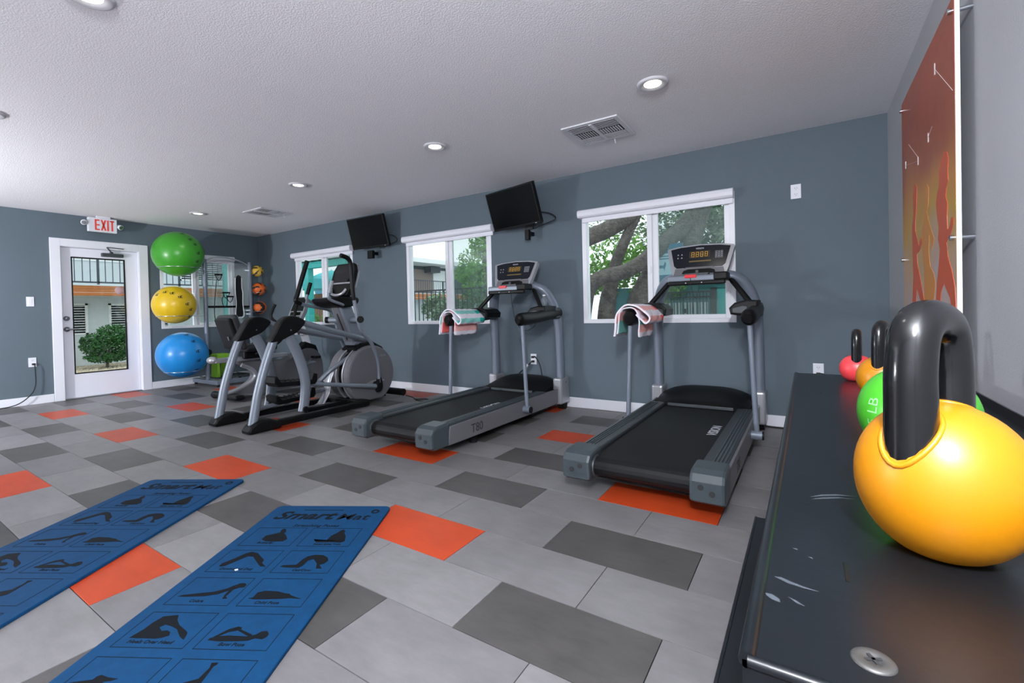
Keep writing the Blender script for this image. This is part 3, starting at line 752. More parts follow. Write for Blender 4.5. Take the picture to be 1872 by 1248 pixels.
def make_treadmill(loc, label):
    e = empty('treadmill', (0, 0, 0), label, 'treadmill', 'treadmills under the windows')
    S = (-1, 1)
    # deck
    belt = [(-0.43, 0.205), (-2.0, 0.205)] + [(-2.0 - 0.05 * sin(a), 0.155 + 0.05 * cos(a)) for a in [pi * k / 8 for k in range(1, 8)]] + [(-2.0, 0.105), (-0.43, 0.105)]
    belt = MB().prism(belt, 'x', -0.268, 0.268).build('running_belt', 'belt_rubber', e)
    MB().text('VISION', 0.085, (0.245, -1.24, 0.2055), (0.0, 1, 0), (-1, 0.0, 0), 'LEFT', 0.0003).build('belt_lettering', 'button_white', belt)
    MB().box(-0.26, 0.26, -1.95, -0.15, 0.11, 0.17).build('deck_board', 'black_plastic', e)
    for s in S:
        x0, x1 = sorted((s * 0.272, s * 0.398))
        fr = MB().box(x0, x1, -1.94, -0.40, 0.09, 0.228, 0.012).build('foot_rail', 'rail_dark', e)
        for k in range(4):
            xa = s * (0.325 + k * 0.017)
            MB().box(min(xa, xa + s * 0.009), max(xa, xa + s * 0.009), -1.93, -0.46, 0.2275, 0.2325, 0.0015).build('ridge', 'teal_grey_plastic', fr)
        pan = [(-1.93, 0.085), (-1.90, 0.218), (-0.20, 0.225), (-0.12, 0.30), (-0.10, 0.10), (-0.3, 0.075)]
        sp = MB().prism(pan, 'x', s * 0.396, s * 0.412, 0.004).build('side_panel', 'body_grey', e)
        if s > 0: MB().text('T80', 0.095, (0.4125, -1.66, 0.115), (0, 1, 0), (0, 0, 1), 'LEFT', 0.0003).build('side_lettering', 'slot_dark', sp)
        else: MB().text('T80', 0.095, (-0.4125, -1.50, 0.115), (0, -1, 0), (0, 0, 1), 'LEFT', 0.0003).build('side_lettering', 'slot_dark', sp)
        # rear cap
        xa, xb = sorted((s * 0.255, s * 0.418))
        cap = MB().prism([(-1.92, 0.085), (-2.07, 0.085), (-2.105, 0.105), (-2.108, 0.20), (-2.085, 0.232), (-2.04, 0.246), (-1.92, 0.25)], 'x', xa, xb, 0.016).build('rear_end_cap', 'teal_grey_plastic', e)
        for (dx, dz) in ((0.31, 0.175), (0.36, 0.15)): MB().cyl((s * dx, -2.1095, dz), (s * dx, -2.095, dz), 0.014, 14).build('bolt_hole', 'slot_dark', cap)
        for (za, zb) in ((0.128, 0.132), (0.194, 0.198)): MB().box(min(s * 0.285, s * 0.39), max(s * 0.285, s * 0.39), -2.1095, -2.10, za, zb).build('groove_line', 'charcoal_plastic', cap)
        MB().cyl((s * 0.252, -2.0, 0.155), (s * 0.27, -2.0, 0.155), 0.062, 20).build('roller_end', 'steel', e)
        # boots, wheels and feet
        bx0, bx1 = sorted((s * 0.352, s * 0.455))
        bt = MB().box(bx0, bx1, -0.205, -0.012, 0.062, 0.335, 0.022, 3).build('post_boot', 'silver_plastic', e)
        MB().cyl((s * 0.4555, -0.10, 0.285), (s * 0.452, -0.10, 0.285), 0.007, 10).build('boot_screw', 'slot_dark', bt)
        MB().cyl((s * 0.36, -0.085, 0.042), (s * 0.435, -0.085, 0.042), 0.042, 20).build('wheel', 'black_rubber', e)
        MB().cyl((s * 0.32, -1.52, 0.0), (s * 0.32, -1.52, 0.09), 0.032, 14).build('levelling_foot', 'black_rubber', e)
        # hand-rail arm, grip, thin pole
        arm = MB().tube([(s * 0.408, -0.955, 0.945), (s * 0.410, -0.925, 0.952), (s * 0.412, -0.85, 0.955), (s * 0.412, -0.62, 0.965), (s * 0.408, -0.40, 0.985), (s * 0.40, -0.14, 1.0)],
                        [0.032, 0.056, 0.060, 0.055, 0.055, 0.058], 18, curve=4, ref=(0, 0, 1), flat=(0.85, 1.0)).build('arm_rail', 'black_plastic', e)
        MB().box(min(s * 0.345, s * 0.445), max(s * 0.345, s * 0.445), -0.27, -0.15, 0.94, 1.055, 0.018).build('arm_bracket', 'charcoal_plastic', arm)
        pd = MB().prism([(s * 0.235, 1.015), (s * 0.275, 1.055), (s * 0.36, 1.075), (s * 0.435, 1.07), (s * 0.435, 0.955), (s * 0.30, 0.955), (s * 0.245, 0.965)], 'y', -0.50, -0.24, 0.014).build('cup_pod', 'black_plastic', arm)
        MB().prism([(s * 0.262, 0.978), (s * 0.262, 1.012), (s * 0.33, 1.03), (s * 0.36, 1.025), (s * 0.36, 0.972)], 'y', -0.505, -0.499, 0.002).build('pod_panel', 'charcoal_plastic', pd)
        MB().tube([(s * 0.225, -0.335, 1.245), (s * 0.25, -0.36, 1.225), (s * 0.33, -0.42, 1.12), (s * 0.395, -0.47, 1.03)], [0.012, 0.021, 0.021, 0.021], 12, curve=4).build('diagonal_grip', 'black_plastic', e)
        MB().cyl((s * 0.445, -0.88, 0.16), (s * 0.412, -0.88, 0.93), 0.0175, 16).build('support_pole', 'post_silver', e)
        st = MB().cyl((s * 0.405, -0.88, 0.148), (s * 0.478, -0.88, 0.148), 0.030, 20).build('pole_socket', 'post_silver', e)
        MB().cyl((s * 0.478, -0.88, 0.148), (s * 0.487, -0.88, 0.148), 0.029, 20).build('socket_cap', 'black_plastic', st)
    # hood
    hood = MB(); ny, nx = 9, 17; prof = [(-0.44, 0.212), (-0.425, 0.24), (-0.38, 0.262), (-0.32, 0.292), (-0.26, 0.318), (-0.19, 0.336), (-0.12, 0.343), (-0.06, 0.335), (-0.03, 0.29)]
    vs = []; fs = []
    for (y, z) in prof:
        for k in range(nx):
            t = -1 + 2 * k / (nx - 1); vs.append((t * 0.362, y - 0.0 * t, max(0.2, z - 0.075 * (z - 0.2) / 0.14 * abs(t) ** 3.2)))
    for i in range(len(prof) - 1):
        for k in range(nx - 1): fs.append([i * nx + k, i * nx + k + 1, (i + 1) * nx + k + 1, (i + 1) * nx + k])
    hood.add(vs, fs, True); hood.box(-0.362, 0.362, -0.42, -0.03, 0.10, 0.215)
    ho = hood.build('motor_hood', 'black_plastic', e)
    MB().box(-0.25, 0.25, -0.452, -0.436, 0.208, 0.232, 0.004).build('hood_lip', 'charcoal_plastic', ho)
    MB().box(-0.35, 0.35, -1.9, -0.04, 0.055, 0.10).build('underframe', 'black_plastic', e)
    MB().box(-0.33, 0.33, -0.62, -0.25, 0.02, 0.056, 0.006).build('lift_frame', 'black_plastic', e)
    # posts and arch
    pts = [(0.404, -0.115, 0.25), (0.404, -0.12, 0.55), (0.400, -0.135, 0.85), (0.385, -0.165, 1.03), (0.345, -0.21, 1.16), (0.285, -0.255, 1.245), (0.19, -0.29, 1.282), (0.0, -0.30, 1.292)]
    pts = pts + [(-p[0], p[1], p[2]) for p in pts[-2::-1]]
    rr = [0.046, 0.046, 0.047, 0.050, 0.052, 0.050, 0.045, 0.042]; rr = rr + rr[-2::-1]
    MB().tube(pts, rr, 18, curve=5, ref=(0, -1, 0.0), flat=(0.92, 1.15)).build('upright_arch', 'post_silver', e)
    # crossbar
    cb = MB().box(-0.225, 0.225, -0.50, -0.335, 1.232, 1.285, 0.014, 3).build('crossbar', 'silver_paint', e)
    MB().box(-0.215, 0.215, -0.512, -0.47, 1.205, 1.240, 0.010).build('crossbar_strip', 'black_plastic', cb)
    MB().box(0.13, 0.232, -0.512, -0.36, 1.236, 1.30, 0.012).build('crossbar_shroud', 'black_plastic', cb)
    MB().box(-0.085, 0.005, -0.508, -0.485, 1.262, 1.289, 0.004).build('stop_button', 'red_plastic', cb)
    m = MB()
    for x in (-0.075, 0.045): m.sphere((x, -0.512, 1.222), 0.005, 8, 6)
    m.build('indicator_dot', 'button_white', cb)
    MB().box(-0.10, 0.085, -0.45, -0.38, 1.284, 1.305, 0.006).tube([(-0.005, -0.41, 1.30), (-0.005, -0.41, 1.328)], 0.016, 12).build('key_holder', 'charcoal_plastic', cb)
    # console
    O = Vector((0, -0.385, 1.295)); ax = Vector((1, 0, 0)); up = Vector((0, 0.36, 0.933)).normalized(); nr = ax.cross(up)
    def cpt(u, v, w): return (O + ax * u + up * v + nr * w)[:]
    def slab(m, poly, w0, w1):
        n = len(poly); vs = [cpt(u, v, w0) for u, v in poly] + [cpt(u, v, w1) for u, v in poly]
        fs = [list(range(n))[::-1], list(range(n, 2 * n))] + [[i, (i + 1) % n, n + (i + 1) % n, n + i] for i in range(n)]
        return m.add(vs, fs)
    out = [(-0.205, 0.0), (0.205, 0.0), (0.222, 0.05), (0.262, 0.238), (0.255, 0.25), (0.17, 0.266), (0, 0.275), (-0.17, 0.266), (-0.255, 0.25), (-0.262, 0.238), (-0.222, 0.05)]
    con = slab(MB(), out, -0.045, 0.0).build('console', 'silver_plastic', e)
    face = [(-0.175, 0.062), (0.175, 0.062), (0.198, 0.085), (0.232, 0.238), (0.15, 0.254), (0, 0.262), (-0.15, 0.254), (-0.232, 0.238), (-0.198, 0.085)]
    slab(MB(), face, -0.001, 0.004).build('console_face', 'console_face', con)
    slab(MB(), [(-0.195, 0.003), (0.195, 0.003), (0.185, 0.055), (0.12, 0.055), (0.10, 0.066), (-0.10, 0.066), (-0.12, 0.055), (-0.185, 0.055)], 0.0, 0.006).build('console_tray', 'body_grey', con)
    slab(MB(), [(-0.13, 0.006), (0.13, 0.006), (0.12, 0.034), (0.085, 0.046), (-0.085, 0.046), (-0.12, 0.034)], 0.005, 0.009).build('tray_recess', 'black_plastic', con)
    def put(m, a, b, c, d): slab(m, [(a, b), (c, b), (c, d), (a, d)], 0.0035, 0.0055)
    m = MB()
    for k in range(4): seg7(m, -0.052 + k * 0.0345 , 0.180, 0.025, 0.044, 0.0052, put)
    m.build('display_digits', 'amber', con)
    m = MB(); put(m, -0.08, 0.112, 0.09, 0.124); m.build('matrix_bar', 'amber_dim', con)
    m = MB(); put(m, -0.077, 0.152, -0.074, 0.208); put(m, 0.074, 0.152, 0.077, 0.208); put(m, -0.077, 0.206, 0.077, 0.208); put(m, -0.077, 0.152, 0.077, 0.154); m.build('display_border', 'amber_dim', con)
    m = MB()
    for i in range(3):
        for j in range(4):
            u, v = 0.128 + i * 0.0205, 0.145 + j * 0.0165
            for (a, b, c, d) in ((-0.007, -0.006, 0.007, -0.0046), (-0.007, 0.0046, 0.007, 0.006), (-0.007, -0.006, -0.0056, 0.006), (0.0056, -0.006, 0.007, 0.006)): put(m, u + a, v + b, u + c, v + d)
    for (u, v) in ((-0.17, 0.155), (-0.14, 0.155), (-0.17, 0.185), (-0.14, 0.185)): put(m, u - 0.006, v - 0.004, u + 0.006, v - 0.002); put(m, u - 0.003, v + 0.001, u + 0.003, v + 0.006)
    m.build('keypad', 'button_white', con)
    m = MB(); m.text('VISION', 0.02, cpt(0, 0.228, 0.0042), ax, up, 'CENTER', 0.0002); m.build('console_lettering', 'button_white', con)
    # console neck
    MB().prism([(-0.36, 1.26), (-0.25, 1.30), (-0.25, 1.33), (-0.37, 1.31)], 'x', -0.21, 0.21, 0.008).build('console_neck', 'silver_paint', e)
    e.location = loc; ROOT[e.name] = Vector(loc)
    return e
T2L, T1L = (7.39, -0.045, 0), (5.58, -0.045, 0)
tm2 = make_treadmill(T2L, 'black and silver treadmill with pink striped towel nearest the kettlebell rack')
tm1 = copy_tree(tm2); tm1.location = T1L; ROOT[tm1.name] = Vector(T1L)
tm1['label'] = 'black and silver treadmill with aqua striped towel beside the elliptical trainer'
def tw(o, L):  # local treadmill point -> world
    return (o[0] + L[0], o[1] + L[1], o[2] + L[2])
MB().tube([tw(p, T1L) for p in ((0.01, -0.42, 1.24), (0.01, -0.40, 1.08), (0.06, -0.40, 0.90), (0.16, -0.40, 0.83), (0.27, -0.42, 0.87), (0.33, -0.45, 0.95))], 0.003, 6, curve=6).build('safety_cord', 'cord_black', tm1)
MB().tube([tw(p, T2L) for p in ((-0.04, -0.50, 1.26), (-0.035, -0.515, 1.20), (-0.02, -0.515, 1.14), (0.0, -0.515, 1.10), (0.02, -0.515, 1.15), (0.025, -0.51, 1.21))], 0.0025, 6, curve=6).build('safety_cord', 'cord_black', tm2)

def towel(L, label, stripes, accent, under):
    """folded hand towel draped over the left arm rail"""
    e = empty('towel', (L[0] - 0.41, L[1] - 0.70, 0.86), label, 'towel', 'striped towels on the treadmill rails')
    cx, cz = L[0] - 0.411, L[2] + 0.962
    top = [(-0.112, -0.15), (-0.10, -0.05), (-0.082, 0.03), (-0.045, 0.076), (0.01, 0.088), (0.065, 0.074), (0.115, 0.042), (0.148, 0.002), (0.150, -0.028), (0.126, -0.038), (0.095, -0.012), (0.066, 0.024)]
    def sheet(prof, y0, y1, th, ny, smat, skew):
        P = catmull(prof, 4, False); m = MB(); n = len(P); vs = []
        for j in range(ny + 1):
            t = j / ny; y = L[1] + y0 + (y1 - y0) * t
            for i, (x, z) in enumerate(P):
                vs.append((cx + x + 0.004 * sin(i * 0.7 + j), y + skew * i / n, cz + z + 0.003 * sin(j * 2.1 + i * 0.5)))
        k0 = len(vs)
        nrm = []
        for i in range(n):
            a = P[max(i - 1, 0)]; b = P[min(i + 1, n - 1)]; d = Vector((b[0] - a[0], 0, b[1] - a[1])).normalized(); nrm.append((-d.z, d.x))
        vs += [(vs[j * n + i][0] + nrm[i][0] * th, vs[j * n + i][1], vs[j * n + i][2] + nrm[i][1] * th) for j in range(ny + 1) for i in range(n)]
        m.v = vs
        for j in range(ny):
            for i in range(n - 1):
                a, b, c, d = j * n + i, j * n + i + 1, (j + 1) * n + i + 1, (j + 1) * n + i
                m.f.append([a, b, c, d]); m.sm.append(True); m.mi.append(smat(i / (n - 1), j / ny))
                m.f.append([k0 + d, k0 + c, k0 + b, k0 + a]); m.sm.append(True); m.mi.append(smat(i / (n - 1), j / ny))
        for j in (0, ny):
            for i in range(n - 1):
                a, b = j * n + i, j * n + i + 1; m.f.append([a, b, k0 + b, k0 + a]); m.sm.append(False); m.mi.append(0)
        for i in (0, n - 1):
            for j in range(ny):
                a, b = j * n + i, (j + 1) * n + i; m.f.append([a, b, k0 + b, k0 + a]); m.sm.append(False); m.mi.append(0)
        return m
    mats = ['towel_white', stripes, accent, under]
    def s1(s, t):
        k = int(s * 11) % 2
        return 0 if k == 0 else (2 if t > 0.72 else 1)
    sheet(top, -0.93, -0.53, 0.012, 14, s1, 0).build('top_fold', mats, e, recalc=True)
    def s2(s, t): return 3 if int(s * 9) % 3 == 0 else (1 if int(s * 9) % 3 == 1 else 0)
    inner = [(-0.092, -0.13), (-0.08, -0.03), (-0.055, 0.055), (0.0, 0.07), (0.052, 0.05), (0.07, -0.02), (0.074, -0.10), (0.068, -0.155)]
    sheet(inner, -0.92, -0.56, 0.008, 10, s2, 0.0).build('under_fold', [mats[0], 'towel_pink', 'towel_coral', 'towel_aqua' if under == 'towel_aqua' else 'towel_coral'], e, recalc=True)
    return e
towel(T1L, 'aqua and white striped towel draped over the far treadmill rail', 'towel_aqua', 'towel_teal', 'towel_pink')
towel(T2L, 'pink and white striped towel draped over the near treadmill rail', 'towel_pink', 'towel_coral', 'towel_aqua')
wb = empty('water_bottle', (T1L[0] + 0.335, -0.36, 1.04), 'small clear plastic water bottle on the far treadmill rail', 'bottle')
bx, by = T1L[0] + 0.365, -0.415
wb.location = (bx, by, 1.079); ROOT[wb.name] = Vector((bx, by, 1.079))
MB().lathe([(0, 0.0), (0.026, 0.0), (0.03, 0.006), (0.03, 0.05), (0.026, 0.065), (0.013, 0.085), (0.012, 0.095)], (bx, by, 1.079), (0, 0, 1), 20).build('bottle_body', 'bottle_clear', wb)
MB().lathe([(0.0145, 0.092), (0.0145, 0.106), (0, 0.106)], (bx, by, 1.079), (0, 0, 1), 16).build('bottle_cap', 'pale_plastic', wb)

# ================================================================== elliptical trainer
el = empty('elliptical_trainer', (3.70, -1.30, 0), 'grey elliptical trainer with curved silver rear legs and round drive drum', 'elliptical')
for X in (3.40, 4.0):
    s = 1 if X > 3.7 else -1
    ft = MB().prism([(-2.33, 0.001), (-2.36, 0.012), (-2.365, 0.035), (-2.34, 0.07), (-2.29, 0.10), (-2.22, 0.115), (-2.15, 0.108), (-2.08, 0.08), (-2.05, 0.045), (-2.05, 0.012), (-2.07, 0.001)], 'x', X - 0.065, X + 0.065, 0.022).build('rear_foot', 'black_plastic', el)
    MB().box(X - 0.03, X + 0.03, -2.15, -1.0, 0.012, 0.075, 0.012).build('base_rail', 'black_plastic', el)
    MB().tube([(X, -2.295, 0.05), (X, -2.26, 0.22), (X, -2.225, 0.38), (X, -2.15, 0.62), (X, -2.07, 0.82), (X, -2.02, 0.90)], 0.039, 18, curve=5).build('rear_leg', 'silver_paint', el)
    cov = catmull([(-2.125, 0.80), (-2.085, 0.88), (-2.02, 0.985), (-1.95, 1.03), (-1.87, 1.03), (-1.775, 0.985), (-1.80, 0.93), (-1.87, 0.87), (-1.96, 0.835), (-2.03, 0.805)], 4)
    cv = MB().prism(cov, 'x', X - 0.05, X + 0.05, 0.014).build('knuckle_cover', 'black_plastic', el)
    MB().cyl((X + 0.049, -1.93, 0.90), (X + 0.0515, -1.93, 0.90), 0.007, 10).build('screw', 'steel', cv)
    fp = [(X, -1.955, 0.90), (X, -1.90, 0.80), (X, -1.84, 0.67), (X, -1.79, 0.52), (X, -1.765, 0.38), (X, -1.775, 0.22), (X, -1.80, 0.10)]
    MB().tube(fp, 0.046, 12, curve=5, ref=(1, 0, 0), flat=(1.12, 0.7)).build('swing_leg', 'silver_paint', el)
    MB().cyl((X + 0.03, -1.795, 0.125), (X + 0.05, -1.795, 0.125), 0.027, 16).build('pivot_cap', 'black_plastic', el)
    MB().tube([(X, -1.84, 0.985), (X, -1.5, 0.885), (X - s * 0.11, -1.0, 0.765), (X - s * 0.16, -0.90, 0.735)], 0.030, 16, curve=4).build('top_tube', 'silver_paint', el)
    if s < 0: MB().cyl((3.50, -0.915, 0.742), (3.545, -0.88, 0.735), 0.036, 16).build('tube_cap', 'black_plastic', el)
# drum
def disc(cy, cz, r, zb, n=40):
    P = []
    for k in range(n):
        a = 2 * pi * k / n; y, z = cy + r * cos(a), cz + r * sin(a)
        P.append((y, max(z, zb)))
    Q = [P[0]]
    for q in P[1:]:
        if (Vector((*q, 0)) - Vector((*Q[-1], 0))).length > 0.004: Q.append(q)
    return Q
sh = disc(-0.83, 0.335, 0.335, 0.035)
sh_r = MB().prism(sh, 'x', 3.775, 3.885, 0.022).build('drum_shell', 'body_grey', el)
sh_l = MB().prism(sh, 'x', 3.515, 3.665, 0.022).build('drum_shell', 'body_grey', el)
MB().prism(disc(-0.83, 0.335, 0.30, 0.05), 'x', 3.66, 3.78).build('flywheel', 'black_plastic', el)
for X in (3.776, 3.665):
    MB().tube([(X, -0.83 + 0.335 * cos(a), max(0.04, 0.335 + 0.335 * sin(a))) for a in [pi * (0.42 + 0.86 * k / 26) for k in range(27)]], 0.010, 8).build('rim_trim', 'silver_plastic', sh_r if X > 3.7 else sh_l)
m = MB().prism(catmull([(-0.98, 0.205), (-0.90, 0.245), (-0.80, 0.262), (-0.68, 0.255), (-0.66, 0.24), (-0.78, 0.235), (-0.90, 0.215)], 3), 'x', 3.884, 3.889); m.build('badge', 'silver_plastic', sh_r)
MB().text('VISION', 0.03, (3.8855, -0.72, 0.53), (0, 1, 0), (0, 0, 1), 'LEFT', 0.0004).build('drum_lettering', 'silver_plastic', sh_r)
MB().prism([(-1.02, 0.64), (-0.93, 0.70), (-0.78, 0.72), (-0.62, 0.64), (-0.60, 0.60), (-1.0, 0.60)], 'x', 3.58, 3.83, 0.012).build('top_hood', 'black_plastic', el)
MB().tube([(3.575, -1.10, 0.50), (3.56, -1.19, 0.30), (3.56, -1.21, 0.17), (3.56, -1.29, 0.05), (3.56, -1.33, 0.03)], 0.06, 10, curve=5, ref=(1, 0, 0), flat=(0.3, 1.0)).build('kick_panel', 'silver_plastic', el)
MB().box(3.36, 4.02, -1.10, -0.99, 0.012, 0.08, 0.012).build('base_rail', 'black_plastic', el)
MB().box(3.66, 3.74, -1.6, -0.5, 0.015, 0.06, 0.008).build('base_rail', 'black_plastic', el)
fb = MB().cyl((3.42, -0.44, 0.07), (3.985, -0.44, 0.07), 0.042, 18).build('front_foot', 'black_plastic', el)
MB().cyl((3.93, -0.44, 0.0), (3.93, -0.44, 0.035), 0.012, 10).build('levelling_screw', 'steel', fb)
# mast
MB().prism([(-1.00, 0.68), (-0.85, 0.68), (-1.03, 1.16), (-1.20, 1.16)], 'x', 3.62, 3.80, 0.02).build('mast', 'silver_paint', el)
MB().prism([(-1.008, 0.70), (-1.0, 0.70), (-1.195, 1.15), (-1.203, 1.15)], 'x', 3.655, 3.765, 0.002).build('mast_cover', 'body_grey', el)
MB().prism([(-1.035, 0.74), (-1.03, 0.75), (-1.155, 1.05), (-1.16, 1.04)], 'x', 3.70, 3.716).build('mast_slot', 'slot_dark', el)
MB().prism(catmull([(-1.36, 1.20), (-1.30, 1.14), (-1.15, 1.11), (-1.0, 1.15), (-0.98, 1.22), (-1.1, 1.235), (-1.3, 1.225)], 3), 'x', 3.53, 3.87, 0.02).build('bottle_tray', 'black_plastic', el)
# console
CO = Vector((3.70, -1.13, 1.25)); cu = Vector((0, 0.30, 0.954)).normalized(); cn = Vector((1, 0, 0)).cross(cu)
def ec(u, v, w): return (CO + Vector((1, 0, 0)) * u + cu * v + cn * w)[:]
def eslab(poly, w0, w1):
    n = len(poly); vs = [ec(u, v, w0) for u, v in poly] + [ec(u, v, w1) for u, v in poly]
    return MB().add(vs, [list(range(n))[::-1], list(range(n, 2 * n))] + [[i, (i + 1) % n, n + (i + 1) % n, n + i] for i in range(n)])
cpoly = [(-0.15, 0.0), (0.15, 0.0), (0.19, 0.10), (0.185, 0.30), (0.14, 0.385), (-0.14, 0.385), (-0.185, 0.30), (-0.19, 0.10)]
ecn = eslab(cpoly, -0.05, 0.0).build('console', 'black_plastic', el)
eslab([(u * 1.06, v * 1.02 + 0.0) for u, v in cpoly], -0.065, -0.045).build('console_back', 'silver_plastic', ecn)
eslab([(-0.13, 0.15), (0.13, 0.15), (0.16, 0.30), (0.12, 0.365), (-0.12, 0.365), (-0.16, 0.30)], -0.002, 0.003).build('console_screen', 'black_gloss', ecn)
eslab([(-0.165, 0.135), (0.165, 0.135), (0.165, 0.152), (-0.165, 0.152)], 0.0, 0.012).build('console_ledge', 'silver_plastic', ecn)
MB().tube([ec(-0.13, 0.07, 0.01), ec(-0.09, 0.015, 0.02), ec(0.0, -0.005, 0.025), (ec(0.09, 0.015, 0.02)), ec(0.13, 0.07, 0.01)], 0.017, 10, curve=5).build('console_band', 'silver_plastic', ecn)
MB().cyl((3.70, -1.04, 1.18), (3.70, -0.985, 1.45), 0.03).build('console_stem', 'silver_paint', el)
# fixed handles
for s in (-1, 1):
    X = 3.70 + s * 0.19
    MB().tube([(X - s * 0.09, -1.12, 1.13), (X, -1.24, 1.15), (X, -1.36, 1.19), (X, -1.395, 1.225), (X, -1.385, 1.28)], 0.016, 12, curve=5).build('fixed_handle', 'silver_paint', el)
    MB().cyl((X, -1.388, 1.265), (X, -1.345, 1.395), 0.021, 14).build('handle_grip', 'chrome' if s > 0 else 'black_plastic', el)
# moving arms
MB().tube([(3.97, -0.81, 0.24), (3.97, -0.812, 0.42), (3.97, -0.84, 0.56), (3.97, -0.915, 0.715), (3.97, -1.04, 0.85), (3.97, -1.085, 0.97), (3.96, -1.105, 1.09), (3.955, -1.12, 1.20)], 0.021, 14, curve=5).build('moving_arm', 'silver_paint', el)
MB().tube([(3.955, -1.12, 1.19), (3.955, -1.135, 1.32), (3.95, -1.14, 1.50), (3.95, -1.15, 1.60), (3.95, -1.19, 1.65), (3.945, -1.27, 1.672)], 0.024, 14, curve=5).build('arm_grip', 'black_plastic', el)
MB().tube([(3.43, -0.81, 0.24), (3.43, -0.84, 0.56), (3.43, -0.93, 0.80), (3.43, -0.975, 0.97), (3.43, -1.02, 1.06), (3.43, -1.10, 1.105), (3.43, -1.35, 1.148), (3.43, -1.44, 1.175)], 0.020, 14, curve=5).build('moving_arm', 'silver_paint', el)
MB().tube([(3.43, -1.42, 1.165), (3.43, -1.478, 1.20), (3.43, -1.455, 1.27), (3.43, -1.38, 1.49), (3.43, -1.325, 1.645)], 0.025, 14, curve=5).build('arm_grip', 'black_plastic', el)
for s in (-1, 1):
    a = MB().cyl((3.70 + s * 0.09, -1.03, 0.97), (3.70 + s * 0.27, -1.06, 0.975), 0.033, 16).build('pivot_axle', 'silver_paint', el)
    MB().cyl((3.70 + s * 0.27, -1.06, 0.975), (3.70 + s * 0.305, -1.079, 0.976), 0.038, 18).build('axle_cap', 'black_plastic', a)
# cranks, pedal arms, pedals
MB().prism(catmull([(-0.84, 0.13), (-0.78, 0.15), (-0.765, 0.22), (-0.79, 0.30), (-0.83, 0.28), (-0.85, 0.20)], 3), 'x', 3.945, 3.99, 0.01).build('crank_joint', 'black_plastic', el)
MB().cyl((3.88, -0.80, 0.22), (3.95, -0.80, 0.22), 0.03, 16).build('crank_axle', 'black_plastic', el)
MB().tube([(3.955, -0.81, 0.195), (3.95, -1.20, 0.262), (3.93, -1.60, 0.335), (3.90, -1.85, 0.365)], [0.028, 0.022, 0.02, 0.02], 12, curve=3).build('pedal_arm', 'silver_paint', el)
MB().tube([(3.715, -0.98, 0.56), (3.66, -1.22, 0.42), (3.58, -1.36, 0.27), (3.55, -1.50, 0.19), (3.53, -1.70, 0.12)], 0.026, 12, curve=3).build('pedal_arm', 'silver_paint', el)
def pedal(X, y0, z0, tilt):
    R = Rx(tilt)
    p = MB(); out = [(-0.19, 0.03), (-0.15, 0.0), (0.17, 0.0), (0.19, 0.02), (0.19, 0.075), (0.15, 0.085), (0.13, 0.035), (-0.13, 0.035), (-0.165, 0.075), (-0.19, 0.07)]
    p.prism([(a * 1.2, b_ * 1.35) for a, b_ in out], 'x', -0.095, 0.095, 0.01)
    p.v = [(Vector(q) @ R.transposed() + Vector((X, y0, z0)))[:] for q in p.v]
    o = p.build('pedal', 'black_plastic', el)
    q = MB()
    for k in range(5): q.box(-0.07, 0.07, -0.10 + k * 0.05, -0.09 + k * 0.05, 0.046, 0.056)
    q.v = [(Vector(w) @ R.transposed() + Vector((X, y0, z0)))[:] for w in q.v]
    q.build('tread_ridge', 'black_rubber', o)
pedal(3.88, -1.84, 0.355, -0.06); pedal(3.53, -1.62, 0.135, 0.04)
MB().tube([(3.50, -2.0, 0.10), (3.50, -1.5, 0.15), (3.52, -1.15, 0.2)], 0.022, 12).build('lower_link', 'silver_paint', el)
# power cord
solo('power_cord', MB().tube([(4.0, -0.42, 0.03), (4.10, -0.40, 0.008), (4.2, -0.46, 0.007), (4.32, -0.40, 0.007), (4.42, -0.47, 0.007), (4.36, -0.53, 0.009), (4.24, -0.50, 0.012), (4.34, -0.43, 0.014), (4.5, -0.47, 0.007), (4.75, -0.44, 0.007), (5.1, -0.36, 0.007)], 0.006, 8, curve=6), 'cord_black', 'black cord lying loosely on the floor in front of the elliptical', 'cord')

# ================================================================== recumbent bike
bk = empty('recumbent_bike', (2.05, -0.95, 0), 'grey recumbent exercise bike with black padded seat behind the elliptical', 'exercise bike')
X0 = 2.05
fo = MB().box(1.74, 2.37, -1.625, -1.50, 0.02, 0.085, 0.03, 3).build('rear_foot', 'black_plastic', bk)
MB().cyl((1.72, -1.56, 0.045), (1.76, -1.56, 0.045), 0.045, 16).build('foot_cap', 'black_rubber', fo)
MB().box(1.80, 2.30, -0.42, -0.33, 0.02, 0.085, 0.03, 3).build('front_foot', 'black_plastic', bk)
body = catmull([(-1.60, 0.085), (-1.30, 0.055), (-0.9, 0.05), (-0.35, 0.05), (-0.26, 0.16), (-0.27, 0.38), (-0.36, 0.53), (-0.52, 0.565), (-0.66, 0.50), (-0.80, 0.44), (-1.05, 0.44), (-1.25, 0.46), (-1.40, 0.455), (-1.38, 0.42), (-1.27, 0.36), (-1.22, 0.27), (-1.28, 0.19), (-1.42, 0.12)], 4)
bo = MB().prism(body, 'x', X0 - 0.10, X0 + 0.10, 0.004).build('body_shell', 'body_grey', bk)
MB().tube([(X0 + 0.085, -1.62, 0.088), (X0 + 0.085, -1.46, 0.125), (X0 + 0.085, -1.30, 0.20), (X0 + 0.085, -1.245, 0.28), (X0 + 0.085, -1.29, 0.36), (X0 + 0.085, -1.42, 0.43)], 0.028, 10, curve=5, ref=(1, 0, 0), flat=(1.0, 0.8)).build('curved_trim', 'silver_plastic', bo)
rl = MB().box(X0 - 0.07, X0 + 0.07, -1.72, -0.78, 0.475, 0.53, 0.012).build('seat_rail', 'silver_plastic', bk)
